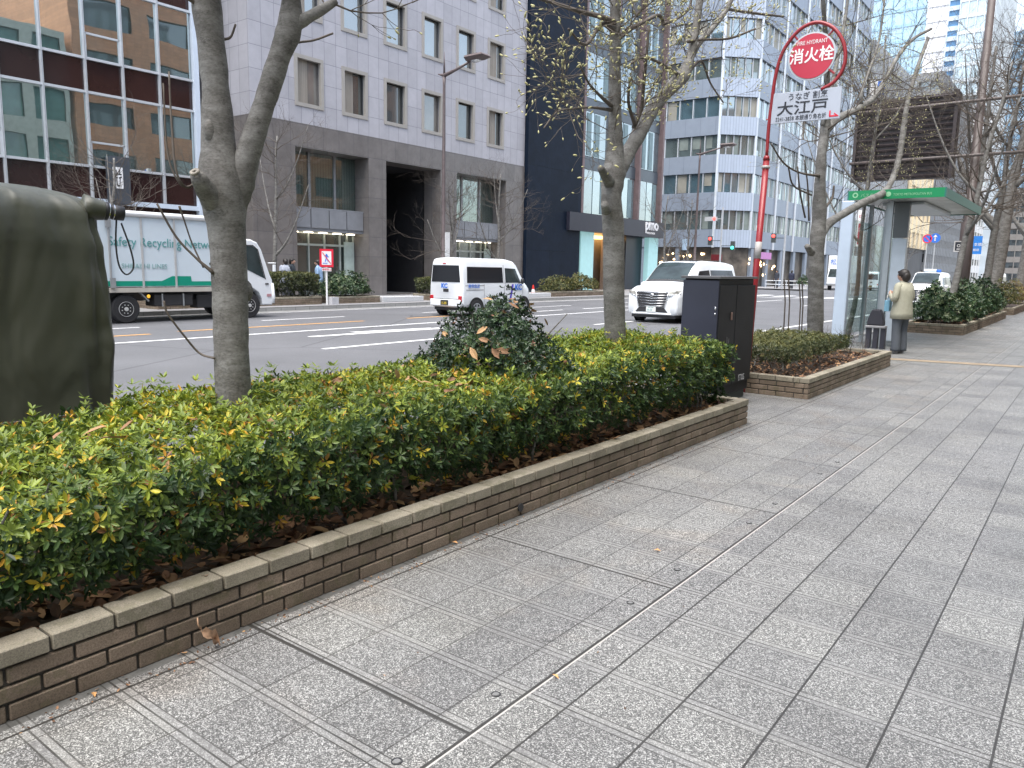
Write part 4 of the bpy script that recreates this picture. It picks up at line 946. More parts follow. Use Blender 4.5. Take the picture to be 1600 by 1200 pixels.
# tree 3: in the second planter
t = Tree('tree in the short planter whose long limb reaches over the bus shelter roof', (-3.6, 12.6, .2), 63)
X3 = -3.7
p, r = t.limb(*limb3d([(1273, 540, 25), (1274, 500, 24), (1275, 440, 23), (1277, 380, 22), (1280, 340, 22), (1281, 290, 17), (1284, 240, 15), (1290, 195, 15), (1292, 150, 9), (1293, 90, 8), (1288, 30, 7), (1284, -40, 6)], X3), n=14, knob=.08)
q, s_ = t.limb(*limb3d([(1279, 378, 14), (1292, 352, 14), (1318, 334, 12), (1350, 316, 12), (1378, 303, 11), (1392, 285, 9), (1404, 250, 9), (1412, 200, 9), (1418, 160, 7), (1432, 110, 6), (1450, 60, 5)], X3), n=11)
u_, v_ = t.limb(*limb3d([(1291, 205, 13), (1308, 186, 12), (1340, 170, 10), (1366, 152, 8), (1385, 120, 7), (1405, 85, 6), (1428, 60, 5), (1455, 45, 4)], X3), n=10)
w_, x_ = t.limb(*limb3d([(1346, 168, 7), (1347, 140, 5), (1372, 70, 3.5), (1382, 0, 3)], X3), n=7)
p4, r4 = t.limb(*limb3d([(1285, 195, 7), (1305, 110, 6), (1322, 20, 5), (1326, -40, 4)], X3), n=7)
t.limb(*limb3d([(1268, 395, 12, .03), (1261, 385, 9, .05)], X3), n=8)
t.sprout(p, r, 14, .9, 3, .5, .98, spread=.8, bs=.022, dens=.8); t.sprout(q, s_, 18, .8, 3, .35, 1, spread=.9, bs=.022, dens=.8); t.sprout(u_, v_, 18, .8, 3, .2, 1, spread=.9, bs=.022, dens=.8)
t.sprout(w_, x_, 8, .5, 2, .2, 1, bs=.022); t.sprout(p4, r4, 10, .7, 2, .1, 1, bs=.022)
wires(t, [[(1258, 340, 3), (1250, 300, 3), (1246, 260, 2.5)], [(1264, 345, 3), (1262, 290, 2.5), (1257, 250, 2)], [(1280, 275, 5), (1250, 270, 3), (1225, 255, 3), (1205, 225, 2.5)], [(1268, 305, 3), (1240, 290, 3), (1232, 262, 2.5)], [(1285, 330, 6), (1300, 310, 4), (1303, 290, 3)]], X3)
t.done()
# the rest of the row on our side
def auto_tree(label, base, h, r0, seed, lean=(0, 0), group='bare street trees', forks=3, twigs=9, maxd=3, bs=.0, L=1.6, fork_at=.35, n=10, dens=.8):
    t = Tree(label, base, seed, group); rn = t.rnd; b = Vector(base); pts = []; rs = []
    K = 6
    for i in range(K+1):
        f = i/K; pts.append(b + Vector((lean[0]*f + rn.gauss(0, .03), lean[1]*f + rn.gauss(0, .03), h*f))); rs.append(r0*(1.25 if i == 0 else 1)*(1-.72*f))
    p, r = t.limb(pts, rs, n)
    for k in range(forks):
        f = fork_at + .5*(k/max(1, forks)); i = int(f*(len(p)-1)); a = rn.uniform(0, 6.28); s0 = p[i]; d = Vector((cos(a), sin(a), 1.1)).normalized(); ll = h*.38
        q = [s0, s0+d*ll*.3, s0+d*ll*.6+Vector((0, 0, .06*h)), s0+d*ll*.9+Vector((0, 0, .17*h))]; qr = [r[i]*.7, r[i]*.5, r[i]*.35, r[i]*.15]
        a2, b2 = t.limb(q, qr, 8); t.sprout(a2, b2, twigs, L, maxd, .25, 1, spread=.8, bs=bs, dens=dens)
    t.sprout(p, r, twigs*2, L, maxd, .4, 1, spread=.8, bs=bs, dens=dens)
    return t.done()
auto_tree('bare tree just behind the bus shelter, in front of the gantry', (-4.42, 18.1, 0), 6.5, .055, 71, (.25, .2), L=1.2, maxd=3)
auto_tree('leaning slim tree growing out of the variegated bush', (-3.75, 26.8, .2), 7.5, .11, 72, (1.0, .6), L=1.5)
auto_tree('bare tree directly behind the brown gantry post', (-3.9, 31, .2), 9, .14, 73, (.2, .5), L=1.9)
auto_tree('bare tree second past the brown gantry post', (-3.6, 34.2, .2), 9, .15, 74, (.5, 0), L=1.9)
auto_tree('thick dark trunk at the right edge of the photo', (-3.9, 39.5, .2), 11, .30, 75, (.9, .3), L=2.2, fork_at=.3)
auto_tree('thinner bare tree at the very right edge behind the thick trunk', (-3.6, 50, .1), 11, .26, 76, (.4, .3), L=2.3, maxd=2)
auto_tree('farthest bare tree of the near pavement row', (-3.9, 62, .1), 11, .24, 77, (-.4, .3), L=2.3, maxd=2)
for px, y, sd_, hh, lb in ((178, None, 81, 4.6, 'bare tree across the road in front of the maroon shopfront'), (430, None, 82, 6.0, 'bare tree across the road in front of the granite corner'), (703, None, 83, 5.0, 'slim bare tree across the road beside the tall street lamp'),
                           (776, None, 84, 6.0, 'bare tree across the road in front of the right granite bay'), (1035, None, 85, 6.5, 'bare tree across the road right of the lit canopy building'), (1072, None, 86, 6.5, 'bare tree across the road before the far lamp')):
    b = at_x(px, 437, -24.0 if px > 300 else -24.6); auto_tree(lb, (b.x, b.y, 0), hh, .10, sd_, (0, .2), 'bare trees along the far pavement', 3, 7, 3, 0, 1.25, .3, dens=.75)
for y, lb in ((96, 'first bare tree past the crossing on the far side'), (112, 'second bare tree past the crossing on the far side'), (130, 'third bare tree past the crossing on the far side')):
    auto_tree(lb, (-24, y, 0), 8, .14, int(y), (0, .3), 'bare trees along the far pavement', 3, 6, 2, 0, 1.9, .3)
# ================================================================== FAR SIDE PLANTERS
for i, (y0_, y1_, h_, zt, sd_, m, lb, tl) in enumerate(((12.4, 18.75, .30, 1.12, 91, leaf_dull, 'far pavement planter with long square hedge beside the no-crossing sign', (.0, .55)), (19.4, 21.7, .27, 1.15, 92, leaf_green, 'far pavement planter with glossy round bush beside the no-crossing sign', (.2, .85)),
                                                      (24.9, 30.8, .27, .95, 93, leaf_dull, 'far pavement planter partly hidden behind the white van', (.1, .6)), (34.1, 39.5, .27, 1.15, 94, leaf_dull, 'far pavement planter with bushes before the lit canopy building', (.2, .9)))):
    planter(lb, -24.6, -23.3, y0_, y1_, h_, seed=20+i, blen=.4)
    if m is leaf_green: bush('round_bush', 'glossy green round bush right of the no-crossing sign', (-24, 20.5, .45), .7, 1.25, .75, 1500, .085, m, sd_, topt=tl)
    elif i == 3:
        bush('round_bush', 'left of two rounded bushes before the lit canopy building', (-24, 35.6, .42), .65, 1.5, .72, 1200, .08, leaf_dull, 94, topt=(.2, .9)); bush('round_bush', 'right of two rounded bushes before the lit canopy building', (-24, 38.0, .45), .65, 1.5, .80, 1200, .08, leaf_dull, 95, topt=(.3, .95))
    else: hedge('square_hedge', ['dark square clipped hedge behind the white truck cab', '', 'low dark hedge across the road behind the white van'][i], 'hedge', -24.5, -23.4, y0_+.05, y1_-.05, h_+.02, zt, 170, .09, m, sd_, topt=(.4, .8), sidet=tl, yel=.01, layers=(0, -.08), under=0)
for (a, b, lb) in ((21.8, 24.2, 'pale granite block between two far planters'), (31.5, 33.9, 'pale granite step beside the red cone')):
    m = MB(); m.box(-23.7, a, 0, -23.25, b, .22); solo(m.build('granite_block', mat('pale_granite', (.52, .53, .54), .6, scale=20, var=.15), bev=.02), lb, 'stone block')
m = MB(); c = Vector((-24, 33.3, 0))
root = thing('traffic_cone', 'red and white traffic cone on the far pavement', 'cone', c)
m.box(c.x-.18, c.y-.18, 0, c.x+.18, c.y+.18, .04); m.cyl((c.x, c.y, .04), (c.x, c.y, .22), .13, 12, .10); m.cyl((c.x, c.y, .40), (c.x, c.y, .62), .07, 12, .03); m.build('cone', mat('cone_red', (.65, .03, .02), .5, var=.05), root)
m = MB(); m.cyl((c.x, c.y, .22), (c.x, c.y, .40), .10, 12, .07); m.build('reflective_band', txt_white, root)
# ================================================================== STREET FURNITURE
# no-crossing sign
c = Vector((-23.0, 18.75, 0)); root = thing('no_crossing_sign', 'red bordered no pedestrian crossing sign on white pole across the road', 'sign', c)
m = MB(); m.cyl((c.x, c.y, 0), (c.x, c.y, 2.0), .035, 8); m.build('pole', txt_white, root)
nrm = Vector((.85, -.5, 0)).normalized(); sdv = Vector((-nrm.y, nrm.x, 0))
def plate(mb, cc, w, h, th=.02, off=0):
    cc = Vector(cc) + nrm*off; mb.prism([cc - sdv*w/2 - Vector((0,0,h/2)), cc + sdv*w/2 - Vector((0,0,h/2)), cc + sdv*w/2 + Vector((0,0,h/2)), cc - sdv*w/2 + Vector((0,0,h/2))], nrm*th)
m = MB(); plate(m, (c.x, c.y, 1.72), .50, .66, .02, .04); m.build('plate', mat('sign_red', (.70, .02, .05), .4, var=.03), root)
m = MB(); plate(m, (c.x, c.y, 1.72), .35, .50, .004, .062); m.build('face', txt_white, root)
m = MB(); q = Vector((c.x, c.y, 1.72)) + nrm*.068
def sl(mb, a0, b0, a1, b1, w0): mb.obox(q + sdv*a0 + Vector((0,0,b0)), q + sdv*a1 + Vector((0,0,b1)), w0, .004, up=nrm)
for s in ((0,.15,.01,.0,.05), (.0,.02,-.05,-.14,.035), (.0,.02,.06,-.13,.035), (.0,.12,.08,.03,.03), (.0,.12,-.07,.06,.03), (-.14,-.19,.03,-.19,.03)): sl(m, *s)
m.build('pedestrian_figure', txt_blue, root); m = MB(); q = q + nrm*.004; sl(m, -.15, .2, .15, -.2, .03); m.build('slash', MATS['sign_red'], root)
m = MB(); plate(m, (c.x, c.y, 1.30), .34, .12, .02, .04); m.build('lower_plate', txt_white, root); text('lower_lettering', '横断禁止', .085, Vector((c.x, c.y, 1.27))+nrm*.064-sdv*.165, sdv, (0,0,1), MATS['sign_red'], root)
m = MB(); m.box(c.x-.1, c.y+.08, 0, c.x+.2, c.y+.4, .28); solo(m.build('meter_box', mat('pale_grey_box', (.5, .5, .52), .5)), 'small grey box at the foot of the no-crossing sign', 'box')
# street lamps
def lamp(label, base, arm=1.9):
    root = thing('street_lamp', label, 'street lamp', base, group='brown street lamps on the far pavement'); b = Vector(base)
    m = MB(); m.tube([b, b+Vector((0,0,1.2)), b+Vector((0,0,1.25)), b+Vector((0,0,4.2)), b+Vector((0,0,9.2)), b+Vector((0,0,9.6))], [.15, .14, .10, .085, .06, .075], 10); m.tube([b+Vector((0,0,9.6)), b+Vector((0,0,10.2)), b+Vector((0,0,10.6))], [.05, .03, .008], 8); m.build('pole', brown_metal, root, smooth=True)
    m = MB(); m.tube([b+Vector((-.35, 0, 9.72)), b+Vector((0, 0, 9.62)), b+Vector((.7, 0, 9.78)), b+Vector((arm-.5, 0, 9.98))], [.02, .09, .06, .05], 8); m.build('arm', brown_metal, root, smooth=True)
    m = MB(); h = b + Vector((arm-.55, 0, 10.0)); m.loft([[h+Vector((x, y, z)) for x, y in ((0, -w), (l, -w*1.1), (l, w*1.1), (0, w))] for z, w, l in ((.0, .16, .75), (.12, .30, 1.0), (.2, .25, .92))]); o = m.build('lamp_head', brown_metal, root)
    m = MB(); m.ell(h+Vector((.42, 0, 0)), .27, .15, .09, 12, 6); m.build('lens', lampglass, o, smooth=True); return root
lamp('tall brown street lamp in front of the grey stone office', (-23.5, 25.7, 0)); lamp('farther brown street lamp before the banded corner building', (-23.5, 52.3, 0), 2.1)
c = Vector((-23.45, 25.85, 2.1)); m = MB(); m.box(c.x+.09, c.y-.2, 1.85, c.x+.11, c.y+.1, 3.0); solo(m.build('pole_notice', txt_white), 'narrow white notice strip fixed to the near street lamp pole', 'notice')
# utility cabinet
root = thing('utility_cabinet', 'tall dark navy and black utility cabinet between the two brick planters', 'cabinet', (-3.5, 8.6, 0))
cn = mat('cabinet_navy', (.026, .029, .047), .5, var=.15, scale=2, bump=.1, bscale=120); cb_ = mat('cabinet_black', (.014, .014, .016), .55, spec=.25, var=.3, scale=3, bump=.1, bscale=90)
x0, x1, y0, y1, zt = -3.735, -3.3, 8.03, 9.13, 1.45
m = MB(); m.box(x0+.02, y0+.02, .10, x1-.02, y1-.02, zt-.03); m.build('body', cb_, root, bev=.01)
m = MB(); m.box(x0+.01, y0-.005, .12, x1-.005, y0+.018, zt-.045); m.build('side_panel', cn, root, bev=.004)
for i, (a, b) in enumerate(((y0+.015, y0+.50), (y0+.515, y1-.015))):
    m = MB(); m.box(x1-.018, a, .22, x1+.004, b, zt-.10); o = m.build('door', cb_, root, bev=.004)
    if i == 0:
        h = MB(); h.box(x1+.004, b-.15, .96, x1+.018, b-.11, 1.05); h.build('handle', mat('rusty_handle', (.16, .10, .08), .6), o, bev=.006)
        s_ = MB(); rn = random.Random(7)
        for _ in range(9): yq = b-.17+rn.gauss(0, .03); zq = rn.uniform(.3, .75); s_.box(x1+.004, yq, zq, x1+.0055, yq+rn.uniform(.006, .02), zq+rn.uniform(.05, .22))
        s_.build('paint_scuff', mat('scuffed_paint', (.14, .14, .145), .7, var=.4, scale=40), o)
m = MB(); m.box(x0-.01, y0-.02, zt-.03, x1+.015, y1+.01, zt); m.build('lid', mat('cabinet_lid', (.10, .10, .105), .45), root, bev=.004)
m = MB(); m.box(x0+.05, y0+.05, 0, x1-.05, y1-.05, .10); m.build('plinth', mat('cabinet_plinth', (.06, .065, .06), .8), root)
m = MB(); m.ell((x1-.03, y0-.01, 1.10), .012, .01, .02, 8, 6); m.ell((x1-.03, y0-.01, 1.04), .010, .01, .014, 8, 6); m.build('latch', chrome, root, smooth=True)
text('number_lettering', 'IT05', .105, (x1+.006, y1-.40, .235), (0, 1, 0), (0, 0, 1), mat('worn_white_lettering', (.4, .4, .41), .6), root)
# hydrant sign
hb = at_x(1181, 430, -3.44); hb0 = at_x(1165, 595, -3.46); hb0.z = 0; hb.z = 0; root = thing('hydrant_sign', 'red fire hydrant sign on curved pole above a white unagi restaurant plate', 'sign', hb)
HX = at_z(1320, 134, 3.60) - at_z(1213, 146, 3.60); HX.z = 0; HX.normalize(); HN = HX.cross(Vector((0, 0, 1)))
def at_h(px, py, off=0):
    d = ray(px, py); p0 = hb + HN*off; return CP + d*((p0-CP).dot(HN)/d.dot(HN))
red = mat('hydrant_red', (.27, .012, .018), .45, var=.08, scale=8, coat=.3)
m = MB(); zc = at_h(1197, 250).z
hq = at_h(1197.5, 250); m.tube([hb0, hq], .038, 14); m.tube([hq, hq+Vector((0,0,.05))], [.044, .028], 14)
arc = [hq+Vector((0,0,.05))] + [at_h(*q) for q in ((1201, 200), (1206, 160), (1212, 118), (1224, 80), (1248, 48), (1275, 35), (1300, 42), (1316, 62), (1321, 85), (1317, 108), (1303, 128), (1283, 140))]
pp, rr_ = smooth_path(arc, [.021]*len(arc), 5); m.tube(pp, rr_, 12); m.build('pole', red, root, smooth=True)
m = MB(); lv_ = lambda z: hb0 + (hq-hb0)*(z/hq.z)
z0_, z1_ = at_h(1189, 404).z, at_h(1190, 378).z; m.cyl(lv_(z0_), lv_(z1_), .041, 14); m.cyl(lv_(hq.z-.1), lv_(hq.z-.07), .050, 14); m.build('sleeve', mat('pale_sleeve', (.42, .40, .39), .5), root, smooth=True)
dc = at_h(1268.5, 88, 0); rd_ = (at_h(1305, 88)-at_h(1232, 88)).length/2
m = MB(); m.ring(dc - HN*.01, 0, rd_, HN, .02, 48); m.build('disc_rim', mat('sign_pale_rim', (.50, .56, .60), .45, var=.03), root)
# which way does the plate face the viewer
fs_ = 1 if (CP-dc).dot(HN) > 0 else -1; xd = HX*1
m = MB(); m.ring(dc + HN*fs_*.012, 0, rd_*.93, HN*fs_, .004, 48); o = m.build('disc_face', mat('sign_disc_red', (.48, .03, .06), .4, var=.04), root)
D = lambda a, b, off=.018: dc + xd*a + Vector((0,0,b)) + HN*fs_*off
text('lettering', '消火栓', rd_*.66, D(-.94*rd_, -.20*rd_), xd, (0,0,1), txt_white, o, ext=.001, sx=.95, bold=.003)
text('lettering', 'FIRE HYDRANT', rd_*.24, D(-.64*rd_, .50*rd_), xd, (0,0,1), txt_white, o, sx=.78)
for a in (130, 50, -40): 
    m = MB(); m.cyl(dc + (xd*cos(R(a)) + Vector((0,0,sin(R(a)))))*rd_*.97, dc + (xd*cos(R(a)) + Vector((0,0,sin(R(a)))))*rd_*1.30, .012, 6); m.build('bracket', red, root)
pl, pr_ = at_h(1210, 147), at_h(1319, 133); wl = (pr_-pl); wl.z = 0; wl = wl.length; hz = at_h(1210, 147).z - at_h(1209, 194).z
c0 = hb + HX*.06 + Vector((0,0,pl.z-hz)); m = MB()
m.prism([c0 - HN*.012, c0 + HX*wl - HN*.012, c0 + HX*wl + Vector((0,0,hz)) - HN*.012, c0 + Vector((0,0,hz)) - HN*.012], HN*.024)
o = m.build('advert_plate', mat('advert_plate_white', (.44, .48, .56), .4, var=.04), root, bev=.003)
E = lambda a, b: c0 + HX*(a*wl) + Vector((0,0,b*hz)) + HN*fs_*.0145
text('lettering', 'うなぎ 割烹', hz*.25, E(.23, .74), HX, (0,0,1), txt_black, o); text('lettering', '大江戸', hz*.48, E(.08, .29), HX, (0,0,1), txt_black, o, sx=1.18, bold=.002)
text('lettering', '3241-3838 本銀通り角右折', hz*.18, E(.07, .07), HX, (0,0,1), txt_black, o, sx=.80)
m = MB(); 
for q in ((E(.86, .08), E(.86, .27), .016), (E(.85, .09), E(.96, .09), .016), (E(.92, .17), E(.98, .07), .012)): m.obox(q[0], q[1], q[2], .003, up=HN)
m.build('arrow', MATS['sign_red'], o)
m = MB(); m.cyl(arc[2]*1, hb+HX*.08+Vector((0,0,pl.z-.06)), .01, 6); m.cyl(hb+Vector((0,0,pl.z-hz+.06)), hb+HX*.08+Vector((0,0,pl.z-hz+.06)), .01, 6); m.cyl(at_h(1290, 133), at_h(1290, 142), .012, 6); m.build('bracket', red, root)
# ================================================================== COVERED CART
root = thing('covered_cart', 'parked cart under a tall olive canvas cover at the left edge of the photo', 'covered cart', (-5.7, 1.0, ROAD))
def canvas_mat():
    k = N('olive_canvas'); c = k.ramp(k.noise(3, 4), [(.3, (.040, .044, .029)), (.7, (.056, .059, .040))]); k.col(c)
    k.b.inputs['Roughness'].default_value = .34; k.b.inputs['Specular IOR Level'].default_value = .6; k.b.inputs['Sheen Weight'].default_value = .12
    mp = k.n('ShaderNodeMapping'); mp.inputs['Scale'].default_value = (1.6, 1.6, .8); k.l(k.tc.outputs['Object'], mp.inputs[0])
    k.bump(k.math('ADD', k.math('MULTIPLY', k.noise(1.3, 2, .5, mp.outputs[0], 1.0), 8), k.math('MULTIPLY', k.noise(350, 2), .15)), .75, .014); return k.m
olive = canvas_mat()
rings = []; na = 96
prof_ = [(0, -.05+1.67*i/30) for i in range(31)] + [(.006, 1.67), (.018, 1.72), (.038, 1.76), (.07, 1.80), (.12, 1.83), (.19, 1.85), (.28, 1.868), (.38, 1.88), (.50, 1.892), (.60, 1.90), (.665, 1.903)]
for ins, z in prof_:
    ring = []
    for j in range(na):
        a = 2*pi*j/na; e = .13
        cx = math.copysign(abs(cos(a))**e, cos(a)); cy = math.copysign(abs(sin(a))**e, sin(a))
        rx, ry = .68-ins, 1.38-ins*.75; fl = .035*(1-z/1.9)
        fold = .008*sin(a*7+z*2.2+sin(z*3))*(.4+.6*min(1, abs(1.5-z))) + .010*sin(a*13-z*3) + .006*sin(a*23+z*4) + .014*sin(z*5+a*3)*sin(a*2)
        fold += .012*sin((z-1.3)*22 + cy*2.6 + 1)*math.exp(-((z-1.60)/.14)**2) + .012*math.exp(-((z-.9+.55*(cy-1)*-1)/.10)**2)*(cy > .2)
        zz = z + (.035*sin((cy*ry)*2.2+1.1) + .014*sin(cy*ry*5+cx*2))*min(1, max(0, (z-1.6)/.25))
        if ins > .6: fold = 0
        ring.append((-5.72 + cx*max(.01, rx+fl+fold), 1.00 + cy*(ry+fl*.6+fold), zz+.07))
    rings.append(ring)
m = MB(); m.loft(rings, True); m.build('canvas_cover', olive, root, smooth=True)
m = MB(); hem = [(-5.72+math.copysign(abs(cos(a))**.14, cos(a))*.72, 1.00+math.copysign(abs(sin(a))**.14, sin(a))*1.42, .545) for a in [2*pi*k/96 for k in range(97)]]
m.tube(hem, .007, 5, False); m.build('hem_seam', olive, root, smooth=True)
e0 = Vector((-5.12, 2.40, 1.81)); ax = Vector((.2, 1, -.12)).normalized()
m = MB(); m.tube([e0-ax*.12, e0-ax*.07, e0-ax*.01, e0+ax*.0], [.085, .072, .062, .060], 16, True); m.build('rolled_flap', olive, root, smooth=True)
m = MB(); m.tube([e0-ax*.01, e0+ax*.02, e0+ax*.025, e0+ax*.05, e0+ax*.055, e0+ax*.115], [.057, .059, .044, .046, .049, .045], 18, True); o = m.build('black_end_cap', black_pl, root, smooth=True)
m = MB(); m.tube([e0+ax*.022, e0+ax*.027], .054, 18, False); m.tube([e0+ax*.050, e0+ax*.055], .049, 18, False); m.build('metal_ring', chrome, o, smooth=True)
g0 = e0 + ax*.07 + Vector((0, 0, -.045)); m = MB()
lp = [g0, g0+Vector((.0, -.012, -.15)), g0+Vector((0, .0, -.29)), g0+Vector((0, .045, -.35)), g0+Vector((0, .095, -.30)), g0+Vector((0, .08, -.18)), g0+Vector((0, .03, -.02))]
a, b = smooth_path(lp, [.0055]*7, 5); m.tube(a, b, 6); m.build('cord_loop', black_pl, root, smooth=True)
# ================================================================== VEHICLES
def interp(st, y):
    if y <= st[0][0]: return st[0]
    for a, b in zip(st, st[1:]):
        if y <= b[0]:
            t = (y-a[0])/(b[0]-a[0]); t = t*t*(3-2*t) if False else t
            return tuple(a[i]+(b[i]-a[i])*t for i in range(len(a)))
    return st[-1]
class Car:
    """body lofted along y; station = (y, z_bottom, z_top, half_width, half_width_top)"""
    def __init__(s, st, belt): s.st = st; s.belt = belt
    def prof(s, y):
        _, zb, zt, hw, ht = interp(s.st, y); be = min(s.belt, zt-.10); r = min(.09, (zt-be)*.45)
        return [(0, zb), (hw*.80, zb), (hw*.95, zb+.03), (hw*.985, zb+.12), (hw, zb+(be-zb)*.45), (hw*.995, zb+(be-zb)*.75), (hw*.985, be), (ht+(hw*.985-ht)*.5, be+(zt-r-be)*.52),
                (ht, zt-r), (ht-.025, zt-r*.45), (ht-.07, zt-r*.12), (ht*.62, zt+.012), (0, zt+.022)]
    def ring(s, y):
        p = s.prof(y); return [(x, y, z) for x, z in p] + [(-x, y, z) for x, z in p[-2:0:-1]]
    def body(s, mb, n=60):
        y0, y1 = s.st[0][0], s.st[-1][0]; ys = sorted(set([q[0] for q in s.st] + [y0+(y1-y0)*i/n for i in range(n+1)]))
        mb.loft([s.ring(y) for y in ys], True)
    def side_x(s, y, z):
        p = s.prof(y)[1:]
        for (a, b), (c, d) in zip(p, p[1:]):
            if min(b, d) <= z <= max(b, d) and abs(d-b) > 1e-6: return a+(c-a)*(z-b)/(d-b)
        return p[5][0]
    def top_z(s, x, y):
        p = s.prof(y)[6:]; x = abs(x)
        for (a, b), (c, d) in zip(p, p[1:]):
            if c <= x <= a: return b+(d-b)*(a-x)/max(1e-6, a-c)
        return p[0][1]
    def side(s, mb, c, sgn, off=.006, n=8, m_=5):
        """c: 4 corners (y,z) bottom-left, bottom-right, top-right, top-left"""
        P = []
        for j in range(m_+1):
            for i in range(n+1):
                u, v = i/n, j/m_; y = (c[0][0]*(1-u)+c[1][0]*u)*(1-v)+(c[3][0]*(1-u)+c[2][0]*u)*v; z = (c[0][1]*(1-u)+c[1][1]*u)*(1-v)+(c[3][1]*(1-u)+c[2][1]*u)*v
                P.append((sgn*(s.side_x(y, z)+off), y, z))
        fs = [(j*(n+1)+i, j*(n+1)+i+1, (j+1)*(n+1)+i+1, (j+1)*(n+1)+i) for j in range(m_) for i in range(n)]
        mb.add(P, fs if sgn > 0 else [f[::-1] for f in fs])
    def top(s, mb, c, off=.006, n=10, m_=10):
        """c: corners (x,y)"""
        P = []
        for j in range(m_+1):
            for i in range(n+1):
                u, v = i/n, j/m_; x = (c[0][0]*(1-u)+c[1][0]*u)*(1-v)+(c[3][0]*(1-u)+c[2][0]*u)*v; y = (c[0][1]*(1-u)+c[1][1]*u)*(1-v)+(c[3][1]*(1-u)+c[2][1]*u)*v
                P.append((x, y, s.top_z(x, y)+off))
        mb.add(P, [(j*(n+1)+i, j*(n+1)+i+1, (j+1)*(n+1)+i+1, (j+1)*(n+1)+i) for j in range(m_) for i in range(n)])
def wheel(root, x, y, r, w, sgn, rimr=.62, z=None, steel_rim=False):
    z = r if z is None else z
    m = MB(); pr = [(0, .62), (.0, .92), (.12, 1.0), (.88, 1.0), (1.0, .92), (1.0, .62)]
    m.loft([[(x+sgn*(-w*t), y+r*q*cos(2*pi*k/28), z+r*q*sin(2*pi*k/28)) for k in range(28)] for t, q in pr], True)
    o = m.build('wheel', rubber, root)
    m = MB(); X = x+sgn*.004; m.ring((X, y, z), r*.52, r*rimr, (sgn, 0, 0), .012, 28); m.ring((X-sgn*.03, y, z), 0, r*.52, (sgn, 0, 0), .006, 24)
    for k in range(5 if not steel_rim else 8):
        a = 2*pi*k/(5 if not steel_rim else 8)+.3; c = Vector((X, y, z)); e = Vector((0, cos(a), sin(a)))
        if steel_rim: m.cyl(c+e*r*.30+Vector((-sgn*.02,0,0)), c+e*r*.30+Vector((sgn*.012,0,0)), r*.035, 6)
        else: m.obox(c+e*r*.08, c+e*r*.56, r*.16, .02, up=(sgn, 0, 0))
    m.cyl((X-sgn*.03, y, z), (X+sgn*.02, y, z), r*.14, 12); m.build('rim', steel if not steel_rim else mat('truck_rim', (.62, .62, .62), .4, metal=.3, var=.2, scale=9), o)
    if not steel_rim or True:
        pass
def arch(root, x, y, z, r, sgn):
    m = MB(); m.ring((x, y, z), 0, r, (sgn, 0, 0), .004, 28); return m.build('wheel_arch', mat('arch_black', (.012, .012, .013), .8, var=0), root)
plate_w, plate_k = mat('plate_white', (.7, .72, .7), .5, var=0), mat('plate_black', (.03, .03, .03), .5, var=0); plate_y = mat('plate_yellow_digits', (.65, .5, .05), .5, var=0)
int_m = mat('car_glass_teal', (.032, .045, .048), .10, var=.5, scale=1.5, spec=.35)
